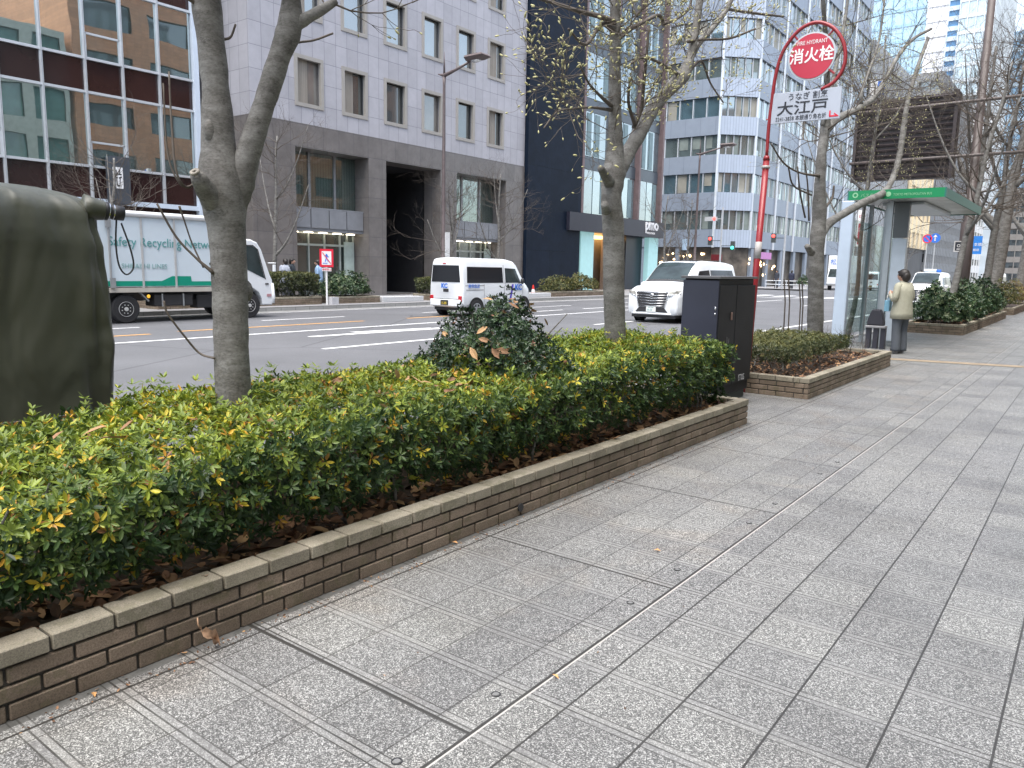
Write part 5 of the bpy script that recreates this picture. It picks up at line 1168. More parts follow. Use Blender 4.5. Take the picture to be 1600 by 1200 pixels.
# --- kei van
def make_van(label, loc, marks=True, group=None, plate=('15-80')):
    root = thing('white_van', label, 'van', loc, group=group, local=True)
    st = [(0, .36, 1.76, .675, .58), (.02, .33, 1.82, .71, .60), (.07, .30, 1.87, .735, .625), (.2, .30, 1.895, .7375, .64), (2.2, .26, 1.895, .7375, .64), (2.55, .26, 1.84, .7375, .62), (2.72, .26, 1.74, .7375, .60),
          (3.0, .26, 1.34, .735, .62), (3.14, .26, 1.10, .73, .65), (3.28, .27, .98, .71, .63), (3.36, .30, .86, .67, .60), (3.395, .34, .74, .60, .54)]
    c = Car(st, 1.02); b = MB(); c.body(b); b.build('body', white, root, smooth=True)
    for sg in (1, -1):
        for q in (((.20, 1.10), (.95, 1.10), (.95, 1.60), (.26, 1.60)), ((1.0, 1.10), (1.86, 1.10), (1.86, 1.60), (1.0, 1.60))):
            if q[0][0] < .5: q = ((.20, 1.10), (1.92, 1.10), (1.92, 1.62), (.24, 1.62))
            else: continue
            m = MB(); c.side(m, q, sg); m.build('side_window', dark_glass, root, smooth=True)
        m = MB(); c.side(m, ((2.04, 1.10), (2.86, 1.10), (2.62, 1.58), (2.04, 1.60)), sg); m.build('front_door_window', int_m, root, smooth=True)
        m = MB(); c.side(m, ((1.965, .42), (1.98, .42), (1.98, 1.7), (1.965, 1.7)), sg, .003); c.side(m, ((2.93, .55), (2.945, .55), (2.945, 1.1), (2.93, 1.1)), sg, .003); c.side(m, ((.98, .42), (.992, .42), (.992, 1.06), (.98, 1.06)), sg, .003)
        c.side(m, ((.12, 1.005), (1.0, 1.005), (1.0, 1.02), (.12, 1.02)), sg, .004); m.build('door_gap', black_pl, root)
        m = MB(); c.side(m, ((.0+.15, .86), (.95, .86), (.95, .885), (.15, .885)), sg, .01); m.build('slide_rail', mat('dull_rail', (.3, .3, .32), .5), root)
        m = MB(); m.box(sg*.74-.02, 2.12, .94, sg*.74+.02, 2.27, .985); m.build('door_handle', black_pl, root, bev=.006)
        m = MB(); m.ell((sg*.84, 2.78, 1.16), .07, .06, .11, 10, 7); m.tube([(sg*.72, 2.72, 1.10), (sg*.82, 2.77, 1.1)], .02, 6); m.build('wing_mirror', black_pl, root, smooth=True)
        for y in (.62, 2.98): arch(root, sg*.742, y, .30, .335, sg); wheel(root, sg*.755, y, .275, .15, sg)
        m = MB(); m.box(sg*.62-.07, -.02, .48, sg*.62+.07, .03, .68); m.build('tail_lamp', red_l, root, bev=.01)
        m = MB(); m.ell((sg*.52, 3.35, .66), .12, .05, .08, 12, 7); m.build('headlamp', lampglass, root, smooth=True)
    m = MB(); m.prism([(-.62, .006, 1.12), (.62, .006, 1.12), (.56, .006, 1.66), (-.56, .006, 1.66)], (0, -.018, 0)); m.build('rear_window', dark_glass, root)
    m = MB(); m.box(-.67, -.035, .34, .67, .02, .56); m.build('rear_bumper', white, root, bev=.02)
    m = MB(); m.box(-.62, -.004, .565, .62, .004, .58); m.box(-.1, -.02, .80, .12, .0, .90); m.build('rear_trim', black_pl, root)
    m = MB(); m.box(-.13, -.012, 1.70, .0, .01, 1.735); m.build('high_brake_lamp', red_l, root)
    m = MB(); m.box(-.62, 2.92, 1.02, .62, 3.0, 1.03)
    m = MB(); c.top(m, ((-.53, 3.05), (.53, 3.05), (.50, 2.76), (-.50, 2.76))); m.build('windscreen', int_m, root, smooth=True)
    m = MB(); m.box(-.19, -.046, .37, .14, -.034, .535); o = m.build('number_plate', plate_k, root)
    text('plate_digits', plate, .12, (-.155, -.049, .395), (1, 0, 0), (0, 0, 1), plate_y, o, sx=.85)
    m = MB(); m.box(-.6, .1, .2, .6, 3.2, .34); m.build('underbody', black_pl, root)
    if marks:
        text('rear_lettering', 'KC', .20, (-.2, -.006, .93), (1, 0, 0), (0, 0, 1), txt_blue, root, ext=.004, bold=.008)
        text('door_lettering', 'KC', .27, (.752, 2.50, .86), (0, 1, 0), (0, 0, 1), txt_blue, root, ext=.004, bold=.01)
        text('side_lettering', '軽貨急送', .13, (.752, .24, .96-.01), (0, 1, 0), (0, 0, 1), txt_blue, root, ext=.004)
        m = MB(); c.side(m, ((2.20, .40), (2.28, .40), (2.46, 1.05), (2.36, 1.05)), 1, .008); m.build('purple_stripe', mat('purple_stripe', (.08, .05, .45), .4, var=0), root)
    return root
make_van('small white delivery van with blue KC lettering driving away behind the holly bush', (-17.05, 18.78, ROAD)).scale = (1, 1.10, 1)
make_van('small white wagon seen from behind far down the road, left of the shelter glass', (-18.6, 84, ROAD), False)
# --- minivan with tall grille
def make_minivan(label, loc, rz, bar=False, name='white_minivan', cat='minivan', sc=1.0):
    root = thing(name, label, cat, loc, rz, local=True); root.scale = (sc, sc, sc)
    st = [(0, .42, 1.70, .78, .58), (.05, .34, 1.80, .87, .64), (.2, .28, 1.87, .915, .69), (.9, .24, 1.93, .925, .72), (2.4, .24, 1.95, .925, .735), (3.1, .24, 1.90, .925, .71), (3.5, .24, 1.72, .925, .69), (3.9, .24, 1.42, .925, .72),
          (4.15, .24, 1.22, .92, .78), (4.3, .24, 1.15, .915, .80), (4.55, .24, 1.13, .905, .80), (4.75, .24, 1.07, .885, .79), (4.87, .25, 1.0, .85, .76), (4.915, .28, .90, .80, .72)]
    c = Car(st, 1.08); b = MB(); c.body(b, 80); b.build('body', white, root, smooth=True)
    for sg in (1, -1):
        m = MB(); c.side(m, ((.35, 1.16), (2.42, 1.14), (2.42, 1.66), (.45, 1.66)), sg); m.build('side_window', dark_glass, root, smooth=True)
        m = MB(); c.side(m, ((2.50, 1.14), (3.72, 1.10), (3.20, 1.62), (2.50, 1.66)), sg); m.build('front_door_window', dark_glass, root, smooth=True)
        m = MB(); c.side(m, ((.35, 1.12), (3.8, 1.075), (3.8, 1.09), (.35, 1.14)), sg, .012); m.build('chrome_strip', chrome, root)
        m = MB(); m.ell((sg*1.02, 3.55, 1.16), .11, .07, .09, 12, 8); m.tube([(sg*.88, 3.5, 1.1), (sg*1.0, 3.53, 1.13)], .025, 6); m.build('wing_mirror', white, root, smooth=True)
        for y in (.95, 3.98): arch(root, sg*.93, y, .34, .40, sg); wheel(root, sg*.945, y, .34, .2, sg)
        def front_y(x, z):
            y = 4.93
            while y > 4.2 and (c.side_x(min(y, 4.915), z) < abs(x) or (y > 4.915)): y -= .006
            return y
        P = []
        for j in range(5):
            v = j/4
            for i in range(9):
                u = i/8; x = sg*(.57+.31*u); z = .84+.09*u + (.13-.03*u)*v
                y = front_y(x, z) + .014 + .012*(1-v)
                P.append((x, y, z))
        fs = [(j*9+i, j*9+i+1, (j+1)*9+i+1, (j+1)*9+i) for j in range(4) for i in range(8)]
        m = MB(); m.add(P, fs if sg < 0 else [f[::-1] for f in fs]); m.build('headlamp', mat('headlamp_glass', (.50, .48, .44), .1, metal=.5, var=.5, scale=6, coat=1), root, smooth=True)
        m = MB(); m.tube([(sg*.56, 4.93, .83), (sg*.72, 4.91, .85), (sg*.89, 4.74, .92)], .014, 6); m.build('headlamp_trim', chrome, root, smooth=True)
        m = MB(); m.ell((sg*.73, 4.83, .42), .09, .05, .11, 12, 8); o = m.build('fog_lamp_recess', black_pl, root, smooth=True)
        m = MB(); m.ell((sg*.73, 4.87, .42), .045, .02, .045, 10, 6); m.tube([(sg*.80, 4.84, .55), (sg*.82, 4.83, .40), (sg*.70, 4.88, .31)], .012, 6); m.build('fog_lamp', chrome, o, smooth=True)
    # bumper volume
    m = MB()
    for k in range(1): m.loft([[(x, y, z) for x, y in ((-.86, 4.70), (-.80, 4.84), (-.62, 4.915), (-.3, 4.94), (.3, 4.94), (.62, 4.915), (.80, 4.84), (.86, 4.70), (.6, 4.55), (-.6, 4.55))] for z in (.26, .34, .50, .70)], True)
    m.build('front_bumper', white, root, smooth=False, bev=.03)
    m = MB(); m.prism([(-.56, 4.92, .97), (.56, 4.92, .97), (.42, 4.948, .50), (-.42, 4.948, .50)], (0, .012, 0)); o = m.build('grille', black_pl, root)
    m = MB()
    for k in range(6):
        z = .94 - k*.082; t = (.97-z)/.47; w_ = .555-.135*t; y = 4.922+.028*t
        m.tube([(-w_, y+.008, z+.012), (-w_*.35, y+.022, z), (0, y+.026, z-.012), (w_*.35, y+.022, z), (w_, y+.008, z+.012)], .0095, 6)
    m.tube([(-.57, 4.93, .98), (-.44, 4.965, .49)], .012, 6); m.tube([(.57, 4.93, .98), (.44, 4.965, .49)], .012, 6)
    m.build('grille_bars', chrome, o, smooth=True)
    m = MB(); m.ell((0, 4.96, .86), .075, .02, .055, 14, 8); m.build('badge', chrome, o, smooth=True); m = MB(); m.ell((0, 4.975, .86), .04, .012, .028, 12, 6); m.build('badge_centre', black_pl, o, smooth=True)
    m = MB(); m.prism([(-.42, 4.942, .49), (.42, 4.942, .49), (.56, 4.938, .335), (-.56, 4.938, .335)], (0, .006, 0)); m.build('lower_intake', black_pl, root)
    m = MB(); m.tube([(-.84, 4.80, .30), (-.6, 4.93, .29), (0, 4.955, .29), (.6, 4.93, .29), (.84, 4.80, .30)], .022, 6); m.build('lip', white, root, smooth=True)
    m = MB(); m.box(-.165, 4.955, .345, .165, 4.972, .51); q = m.build('number_plate', plate_w, root); text('plate_digits', '30-58', .085, (.13, 4.975, .375), (-1, 0, 0), (0, 0, 1), MATS['green_lettering'], q, sx=.9); text('plate_digits', '品川 300', .045, (.09, 4.975, .465), (-1, 0, 0), (0, 0, 1), MATS['green_lettering'], q)
    m = MB(); c.top(m, ((-.66, 4.02), (.66, 4.02), (.60, 3.16), (-.60, 3.16)), n=14, m_=12); m.build('windscreen', int_m, root, smooth=True)
    m = MB(); c.top(m, ((-.45, 2.8), (.45, 2.8), (.45, 1.9), (-.45, 1.9)), off=.004); m.build('sunroof', dark_glass, root, smooth=True)
    m = MB(); c.top(m, ((-.68, 4.10), (.68, 4.10), (.66, 4.03), (-.66, 4.03)), off=.012); m.build('cowl', black_pl, root)
    m = MB(); m.box(-.75, .3, .16, .75, 4.8, .3); m.build('underbody', black_pl, root)
    if bar: 
        m = MB(); m.box(-.32, 2.5, 1.95, .32, 2.75, 2.12); m.build('roof_sign', mat('lit_roof_sign', (.7, .78, .85), .4, var=0), root, bev=.03); m = MB(); m.box(-.55, 2.45, 1.95, -.34, 2.75, 2.09); m.build('blue_roof_lamp', txt_blue, root, bev=.02)
    return root
make_minivan('white minivan with tall chrome grille facing the viewer, half behind the cabinet', (-11.10, 26.65, ROAD), pi)
make_minivan('white taxi with roof sign facing the viewer beyond the standing person', (-7.45, 49.2, ROAD), pi, True, 'white_taxi', 'taxi', .93)
make_van('far white van seen beneath the blue guide sign, past the bushes', (-6.3, 64, ROAD), False)
# --- white and green lorry
root = thing('recycling_lorry', 'white box lorry with green stripe and lettering driving right behind the near trunk', 'lorry', (0, 0, 0)); OFF[root.name] = Vector((0, 0, 0))
TX = -19.95; ty0, ty1, tc1 = 6.6, 12.25, 14.3; zb, zt = .70, 2.66
root.location = (TX, 10.5, ROAD); OFF[root.name] = Vector((TX, 10.5, ROAD))
bw = mat('lorry_box_white', (.58, .66, .72), .4, var=.05, scale=.8)
m = MB(); m.box(TX-2.05, ty0, zb+.12, TX, ty1, zt-.06); m.build('box_body', bw, root)
m = MB()
for y in (ty0+.06, 7.85, 9.02, 9.42, 10.25, 11.15, ty1-.04): m.box(TX-.01, y-.025, zb+.1, TX+.03, y+.025, zt-.05)
m.build('box_rib', mat('dull_rib', (.42, .42, .42), .5), root)
m = MB(); m.box(TX-.06, ty0-.05, zb-.02, TX+.035, ty1+.02, zb+.10); m.build('side_rail', mat('beige_rail', (.46, .43, .38), .5, var=.1), root)
m = MB(); m.tube([(TX, ty0-.2, zt+.02), (TX, ty1+.02, zt+.02)], .075, 12); m.box(TX-2.0, ty0, zt-.06, TX-.06, ty1, zt+.07); m.build('roof_rail', mat('rail_white', (.72, .73, .74), .35, var=.03), root)
m = MB(); m.prism([(TX+.035, 8.15, zt-.02), (TX+.035, 8.45, zt-.02), (TX+.035, 9.06, zt-.48), (TX+.035, 8.98, zt-.62)], (.05, 0, 0)); m.box(TX+.032, 8.98, zb+.1, TX+.07, 9.1, zt-.5); m.build('folding_brace', mat('sage_brace', (.24, .26, .22), .5), root)
m = MB(); m.box(TX+.03, 9.34, 2.3, TX+.08, 9.46, 2.56); m.box(TX+.03, 9.38, .8, TX+.09, 9.5, 1.05); m.tube([(TX+.05, 9.42, 1.0), (TX+.05, 9.4, 2.35)], .015, 6); m.build_each('lock_gear', grey_metal, root)
m = MB(); m.prism([(TX+.004, ty0, .84), (TX+.004, ty1-.02, .84), (TX+.004, ty1-.02, .96), (TX+.004, 11.6, .96), (TX+.004, 11.58, 1.10), (TX+.004, 11.05, 1.10), (TX+.004, 10.75, .97), (TX+.004, ty0, .97)][::-1], (.006, 0, 0)); m.build('green_stripe', mat('lorry_green', (.0, .26, .17), .4, var=.03), root)
qa = at_x(169, 396, TX); text('side_lettering', 'Safety Recycling Network', .33, (TX+.012, qa.y, 1.86), (0, 1, 0), (0, 0, 1), txt_green, root, ext=.003, sx=.92)
text('side_lettering', 'SHIRAISHI LINES', .17, (TX+.012, 9.7, 1.30), (0, 1, 0), (0, 0, 1), mat('pale_teal_lettering', (.25, .42, .42), .5, var=0), root, ext=.003, sx=1.0)
m = MB()
for i in range(9): m.box(TX+.004, 7.30, 1.62+i*.075, TX+.012, 7.72, 1.655+i*.075)
m.build('striped_logo', txt_green, root)
m = MB(); c = at_x(324, 415, TX)
for dy, dz in ((-.12, 0), (0, -.06), (.1, .05), (.14, -.07)): m.ell((TX+.012, c.y+dy, c.z+dz), .006, .05, .04, 8, 5)
m.build('panda_mark', txt_black, root) if False else m.build('spot_logo', txt_black, root)
m = MB(); m.box(TX-1.75, ty0+.1, .45, TX-.25, tc1-.3, .66); m.build('chassis', black_pl, root)
m = MB(); m.box(TX-.55, 10.55, .30, TX-.06, 11.65, .62); o = m.build('fuel_tank', mat('tank_black', (.03, .03, .033), .4), root, bev=.03)
m = MB(); m.box(TX-.056, 10.75, .29, TX-.045, 10.79, .63); m.box(TX-.056, 11.35, .29, TX-.045, 11.39, .63); m.build_each('strap', steel, o)
m = MB(); m.box(TX-.5, 11.8, .22, TX-.1, 12.3, .6); m.build('battery_box', black_pl, root, bev=.02)
for y in (9.55, 10.4): m = MB(); m.ell((TX-.02, y-.02 if y > 10 else 9.15, .57), .03, .05, .05, 8, 6); m.build('marker_lamp', mat('amber_lamp', (.55, .33, .03), .3, var=0, emit=(1, .5, .05), estr=.3), root)
m = MB(); m.obox((TX-.05, 9.35, .68), (TX-.05, 9.1, .44), .03, .12, up=(1, 0, 0)); m.obox((TX-.05, 10.15, .68), (TX-.05, 10.38, .44), .03, .1, up=(1, 0, 0)); m.build_each('mudguard', grey_metal, root)
wheel(root, TX-.03, 9.78, .37, .24, 1, .50, ROAD+.37, True); wheel(root, TX-.03, 13.42, .37, .24, 1, .50, ROAD+.37, True); wheel(root, TX-1.95, 9.78, .37, .24, -1, .5, ROAD+.37, True); wheel(root, TX-1.95, 13.42, .37, .24, -1, .5, ROAD+.37, True)
# cab: side outline extruded, rounded
prof = [(12.42, .42), (12.42, 2.06), (12.48, 2.16), (13.5, 2.18), (13.72, 2.10), (13.86, 1.90), (14.14, 1.15), (14.22, .98), (14.24, .35), (14.2, .24), (13.86, .24), (13.84, .42), (13.74, .62), (13.56, .74), (13.32, .77), (13.08, .70), (12.95, .55), (12.9, .42)]
m = MB(); ins = (0, .03, .06); rgs = []
for xo, sc_ in ((0, .965), (-.03, .99), (-.07, 1.0), (-1.83, 1.0), (-1.87, .99), (-1.9, .965)):
    cy, cz = 13.3, 1.2; rgs.append([(TX+xo, cy+(y-cy)*sc_, cz+(z-cz)*sc_) for y, z in prof])
m.loft(rgs, True); m.build('cab', white, root, bev=.01)
m = MB(); m.prism([(TX+.003, 12.62, 1.42), (TX+.003, 13.2, 1.36), (TX+.003, 13.93, 1.02+.02), (TX+.003, 13.70, 1.88), (TX+.003, 13.55, 1.98), (TX+.003, 12.62, 1.98)], (.006, 0, 0)); o = m.build('door_window', int_m, root)
m = MB(); m.tube([(TX+.01, 12.62, 2.0), (TX+.01, 13.56, 2.0), (TX+.01, 13.72, 1.88), (TX+.01, 13.96, 1.02)], .013, 6); m.build('window_seal', black_pl, o)
m = MB(); m.box(TX-1.75, 14.12, .40, TX-.15, 14.26, .95); m.build('front_panel', white, root, bev=.03)
m = MB(); m.box(TX+.0, 12.58, .95, TX+.02, 12.66, 1.12); m.box(TX-.02, 13.95, .86, TX+.02, 14.06, .9); m.build('door_handle', black_pl, root)
m = MB(); m.box(TX-.0, 14.0, .50, TX+.015, 14.15, .58); m.build('side_lamp', mat('side_lamp_pink', (.45, .25, .27), .3, var=0), root)
m = MB(); m.box(TX+.0, 14.22, 1.25, TX+.09, 14.28, 1.45); m.tube([(TX-.05, 14.1, 1.5), (TX+.1, 14.27, 1.5)], .015, 6); m.build('wing_mirror', white, root, bev=.02)
m = MB(); m.tube([(TX-.02, 14.2, .9), (TX-.01, 14.24, .5), (TX-.02, 14.22, .3)], .05, 8); m.build('bumper_corner', white, root, smooth=True)
# --- far box lorry facing us
root = thing('far_box_lorry', 'small white box lorry with blue characters above its cab far down the road', 'lorry', (-20.9, 80, ROAD))
c = Vector((-20.9, 80, 0)); z0_ = ROAD
m = MB(); m.box(c.x-1.05, c.y+.6, .6, c.x+1.05, c.y+5, 3.3); m.build('box_body', white, root, bev=.03)
m = MB(); m.prism([(c.x-.95, c.y, .4), (c.x-.95, c.y+.05, 1.15), (c.x-.95, c.y+.45, 2.05), (c.x-.95, c.y+1.2, 2.1), (c.x-.95, c.y+1.2, .4)], (1.9, 0, 0)); m.build('cab', white, root, bev=.04)
m = MB(); m.prism([(c.x-.86, c.y+.045, 1.2), (c.x+.86, c.y+.045, 1.2), (c.x+.80, c.y+.40, 1.98), (c.x-.80, c.y+.40, 1.98)], (0, -.02, .01)); m.build('windscreen', int_m, root)
text('front_lettering', '松尾家', .62, (c.x-.85, c.y+.58, 2.45), (1, 0, 0), (0, 0, 1), txt_blue, root, sx=.9)
m = MB(); m.box(c.x-.95, c.y-.05, .35, c.x+.95, c.y+.05, .55); m.build('bumper', grey_metal, root, bev=.02)
for x in (-.85, .85): m = MB(); m.cyl((c.x+x-.1, c.y+.9, .25), (c.x+x+.1, c.y+.9, .25), .37, 16); m.build('wheel', rubber, root)
# ================================================================== PEOPLE
skin = mat('skin', (.50, .30, .22), .5, var=.06); hairm = mat('dark_hair', (.018, .014, .012), .5, var=.3, scale=60)
def person(label, loc, heading, H=1.62, top=(.30, .29, .22), trs=(.07, .075, .085), arms='down', detail=False, shoe=(.03, .03, .03), top_len=.86, bend=0.0):
    """heading: direction faced, radians from +Y towards -X"""
    root = thing('person', label, 'person', loc, heading, local=True); s = H/1.62
    V, E_, Rr = [], [], []
    def v(x, y, z, r, p=None):
        V.append((x*s, y*s, z*s)); Rr.append(r*s)
        if p is not None: E_.append((p, len(V)-1))
        return len(V)-1
    pel = v(0, 0, .90, .12); sp = v(0, -.005, 1.05, .115, pel); ch = v(0, -.01, 1.22, .13, sp); nk0 = v(0, .0, 1.36, .06, ch); nk = v(0, .02, 1.42, .05, nk0); hd = v(0, .045, 1.50, .083, nk); hd2 = v(0, .04, 1.565, .07, hd)
    hands = []
    for sg in (1, -1):
        sh = v(sg*.155, 0, 1.32, .055, ch)
        if arms == 'down': el = v(sg*.21, -.02, 1.06, .04, sh); wr = v(sg*.22, .06, .82, .027, el); hn = v(sg*.22, .08, .76, .033, wr); d = Vector((0, .02, -.05))
        elif arms == 'hold': el = v(sg*.23, .0, 1.07, .04, sh); wr = v(sg*.10, .20, 1.14, .027, el); hn = v(sg*.06, .245, 1.17, .033, wr); d = Vector((-sg*.035, .035, .01))
        else: el = v(sg*.2, .12, 1.1, .04, sh); wr = v(sg*.2, .32, 1.0, .027, el); hn = v(sg*.2, .37, 1.0, .03, wr); d = Vector((0, .05, -.01))
        hands.append((hn, d, sg))
        if detail:
            hp = Vector(V[hn])/s
            for k in range(4):
                o_ = Vector((0, 0, (.024-.016*k))) if arms == 'hold' else Vector((0, .024-.016*k, 0))
                L_ = (1.0, 1.15, 1.08, .85)[k]; f1 = v(*(hp+o_+d*.8), .011, hn); f2 = v(*(hp+o_+d*(.8+.5*L_)+Vector((0, 0, -.006))), .0085, f1); v(*(hp+o_+d*(.8+.9*L_)+Vector((0, -.012, -.016))), .007, f2)
            t1 = v(*(hp+Vector((0, -.01, .035))), .011, hn); v(*(hp+Vector((-sg*.02, .01, .055))), .008, t1)
        hp_ = v(sg*.085, 0, .84, .085, pel); kn = v(sg*.09, .015, .47, .055, hp_); an = v(sg*.09, -.01, .09, .038, kn); v(sg*.10, .11, .04, .03, an)
    me = bpy.data.meshes.new('body'); me.from_pydata(V, E_, []); o = bpy.data.objects.new('body_tmp', me); COL.objects.link(o)
    o.modifiers.new('skin', 'SKIN'); ss = o.modifiers.new('sub', 'SUBSURF'); ss.levels = 1; ss.render_levels = 1
    for i, sv in enumerate(me.skin_vertices[0].data): sv.radius = (Rr[i], Rr[i]); sv.use_root = (i == 0)
    dg = bpy.context.evaluated_depsgraph_get(); dg.update(); bm_ = bpy.data.meshes.new_from_object(o.evaluated_get(dg)); bpy.data.objects.remove(o); bm_.name = 'body'
    link('body', bm_, skin, root, smooth=True)
    Z = lambda x, y, z: Vector((x*s, y*s, z*s))
    # face and head form
    m = MB(); m.ell(Z(0, .05, 1.505), .075*s, .092*s, .11*s, 16, 11); m.ell(Z(0, .145, 1.49), .012*s, .02*s, .022*s, 8, 5); m.ell(Z(.076, .045, 1.495), .01*s, .02*s, .03*s, 8, 5); m.ell(Z(-.076, .045, 1.495), .01*s, .02*s, .03*s, 8, 5); m.build('head', skin, root, smooth=True)
    if detail:
        m = MB()
        for sg in (1, -1): m.ell(Z(sg*.030, .133, 1.515), .012*s, .007*s, .006*s, 8, 5)
        m.build('eyes', hairm, root, smooth=True); m = MB(); m.ell(Z(0, .138, 1.448), .022*s, .007*s, .006*s, 8, 5); m.build('mouth', mat('lips', (.35, .12, .10), .5, var=0), root, smooth=True)
    m = MB(); m.ell(Z(0, .022, 1.54), .098*s, .105*s, .10*s, 18, 12); m.ell(Z(0, -.03, 1.49), .088*s, .075*s, .105*s, 14, 9); m.ell(Z(0, .105, 1.575), .062*s, .040*s, .030*s, 12, 8)
    m.build('hair', hairm, root, smooth=True)
    cl = mat('cloth_%d_%d_%d' % tuple(int(c*999) for c in top), top, .85, var=.12, scale=9, bump=.25, bscale=25)
    m = MB(); n = 24
    rg = []
    for z, rx, ry, yo in ((top_len-.16, .225, .185, 0), (top_len-.05, .22, .18, 0), (.98, .195, .16, -.005), (1.08, .19, .15, -.01), (1.2, .20, .155, -.01), (1.30, .195, .13, -.005), (1.355, .135, .085, 0), (1.385, .075, .065, .012), (1.41, .062, .060, .018)):
        rg.append([Z(rx*cos(2*pi*k/n)*(1+.02*sin(k*3+z*9)), yo+ry*sin(2*pi*k/n)*(1+.03*sin(k*2.3+z*14)), z) for k in range(n)])
    m.loft(rg, True)
    for sg in (1, -1):
        P = [Z(sg*.13, 0, 1.315), Z(sg*.175, 0, 1.29)]
        P += {'down': [Z(sg*.21, -.02, 1.07), Z(sg*.222, .045, .86)], 'hold': [Z(sg*.24, .0, 1.06), Z(sg*.13, .175, 1.13)], 'bars': [Z(sg*.21, .12, 1.09), Z(sg*.2, .31, 1.0)]}[arms]
        a, b = smooth_path(P, [.065*s, .07*s, .056*s, .044*s], 4); m.tube(a, b, 12)
    m.build('jacket', cl, root, smooth=True)
    m = MB(); q = MB()
    for sg in (1, -1):
        P = [Z(sg*.075, 0, .93), Z(sg*.088, .0, .80), Z(sg*.092, .012, .48), Z(sg*.095, -.005, .25), Z(sg*.095, -.005, .055)]; a, b = smooth_path(P, [.105*s, .105*s, .082*s, .082*s, .088*s], 4); m.tube(a, b, 14)
        q.ell(Z(sg*.098, .055, .035), .042*s, .12*s, .035*s, 12, 7)
    m.build('trousers', mat('trouser_%d' % int(trs[0]*999), trs, .85, var=.12, bump=.2, bscale=20), root, smooth=True)
    q.build('shoes', mat('shoe_%d' % int(shoe[0]*999), shoe, .4, var=.1), root, smooth=True)
    return root
pm = person('woman with short dark hair in beige jacket and grey trousers standing by the bus shelter', (-3.02, 16.3, 0), R(64), 1.60, arms='hold', detail=True, top=(.36, .35, .27), trs=(.085, .095, .11), shoe=(.3, .29, .29), top_len=.84)
hp = Matrix.Rotation(R(64), 4, 'Z') @ Vector((0, .30, 1.13)) + Vector((-3.02, 16.3, 0))
m = MB(); m.obox(hp+Vector((0, -.09, -.0)), hp+Vector((0, .09, .0)), .02, .13, up=(.3, 0, 1)); o = m.build('folded_paper', mat('printed_paper', (.62, .60, .56), .6, var=.5, scale=25)); solo(o, 'patterned paper held by the woman at the bus shelter', 'paper')
m = MB(); hp2 = hp+Vector((.0, 0, -.20)); m.box(hp2.x-.05, hp2.y-.11, hp2.z-.13, hp2.x+.04, hp2.y+.11, hp2.z+.08); m.tube([hp2+Vector((0, -.08, .08)), hp2+Vector((0, -.05, .17)), hp2+Vector((0, .05, .17)), hp2+Vector((0, .08, .08))], .007, 6)
solo(m.build('blue_bag', mat('light_blue_bag', (.17, .36, .48), .6), bev=.015), 'light blue bag hanging from the hands of the woman at the shelter', 'bag')
for (px, y, hd, h, tp, ar, lb) in ((1214, 76.5, 2.8, 1.75, (.03, .035, .05), 'down', 'pedestrian in dark suit by the pipe barrier across the crossing, left one'), (1237, 75, 0, 1.75, (.02, .024, .05), 'down', 'pedestrian in navy suit walking across the crossing, right one'),
                               (447, None, 1.2, 1.68, (.35, .38, .45), 'down', 'pedestrian in pale shirt behind the dark square hedge'), (456, None, -1, 1.7, (.03, .04, .05), 'down', 'pedestrian in black behind the dark square hedge'), (498, None, 2.2, 1.66, (.28, .42, .62), 'down', 'pedestrian in light blue top before the glass entrance'),
                               (1506, 52, 0, 1.75, (.02, .02, .022), 'down', 'person in black on the pavement beyond the brown gantry post')):
    p = at_y(px, 430, y) if y else at_x(px, 440, -26.2); person(lb, (p.x, p.y, 0), hd, h, tp, (.03, .032, .04), ar)
# scooter rider
sc = at_y(1466, 430, 47); sc = Vector((-5.95, 47, ROAD)); root = thing('scooter', 'parked scooter with round headlamp between the taxi and the bushes', 'scooter', sc)
m = MB(); m.tube([sc+Vector((0, 0, .28)), sc+Vector((0, .25, .75)), sc+Vector((0, .32, 1.0))], [.05, .12, .06], 8); m.tube([sc+Vector((0, .35, .35)), sc+Vector((0, .9, .35)), sc+Vector((0, 1.3, .6))], [.14, .15, .12], 10); m.build('body', txt_white, root, smooth=True)
m = MB(); m.tube([sc+Vector((-.34, .36, 1.05)), sc+Vector((0, .28, 1.02)), sc+Vector((.34, .36, 1.05))], .02, 6); m.build('handlebar', black_pl, root)
for y in (0, 1.25): m = MB(); m.cyl(sc+Vector((-.05, y, .24)), sc+Vector((.05, y, .24)), .24, 18); m.build('wheel', rubber, root)
m = MB(); m.ell(sc+Vector((0, .16, .95)), .10, .06, .09, 12, 7); m.build('headlamp', lampglass, root, smooth=True); m = MB(); m.ell(sc+Vector((-.22, .2, .8)), .07, .05, .06, 8, 6); m.build('indicator', mat('amber_bright', (.8, .5, .02), .4, var=0, emit=(1, .6, .05), estr=.6), root, smooth=True)
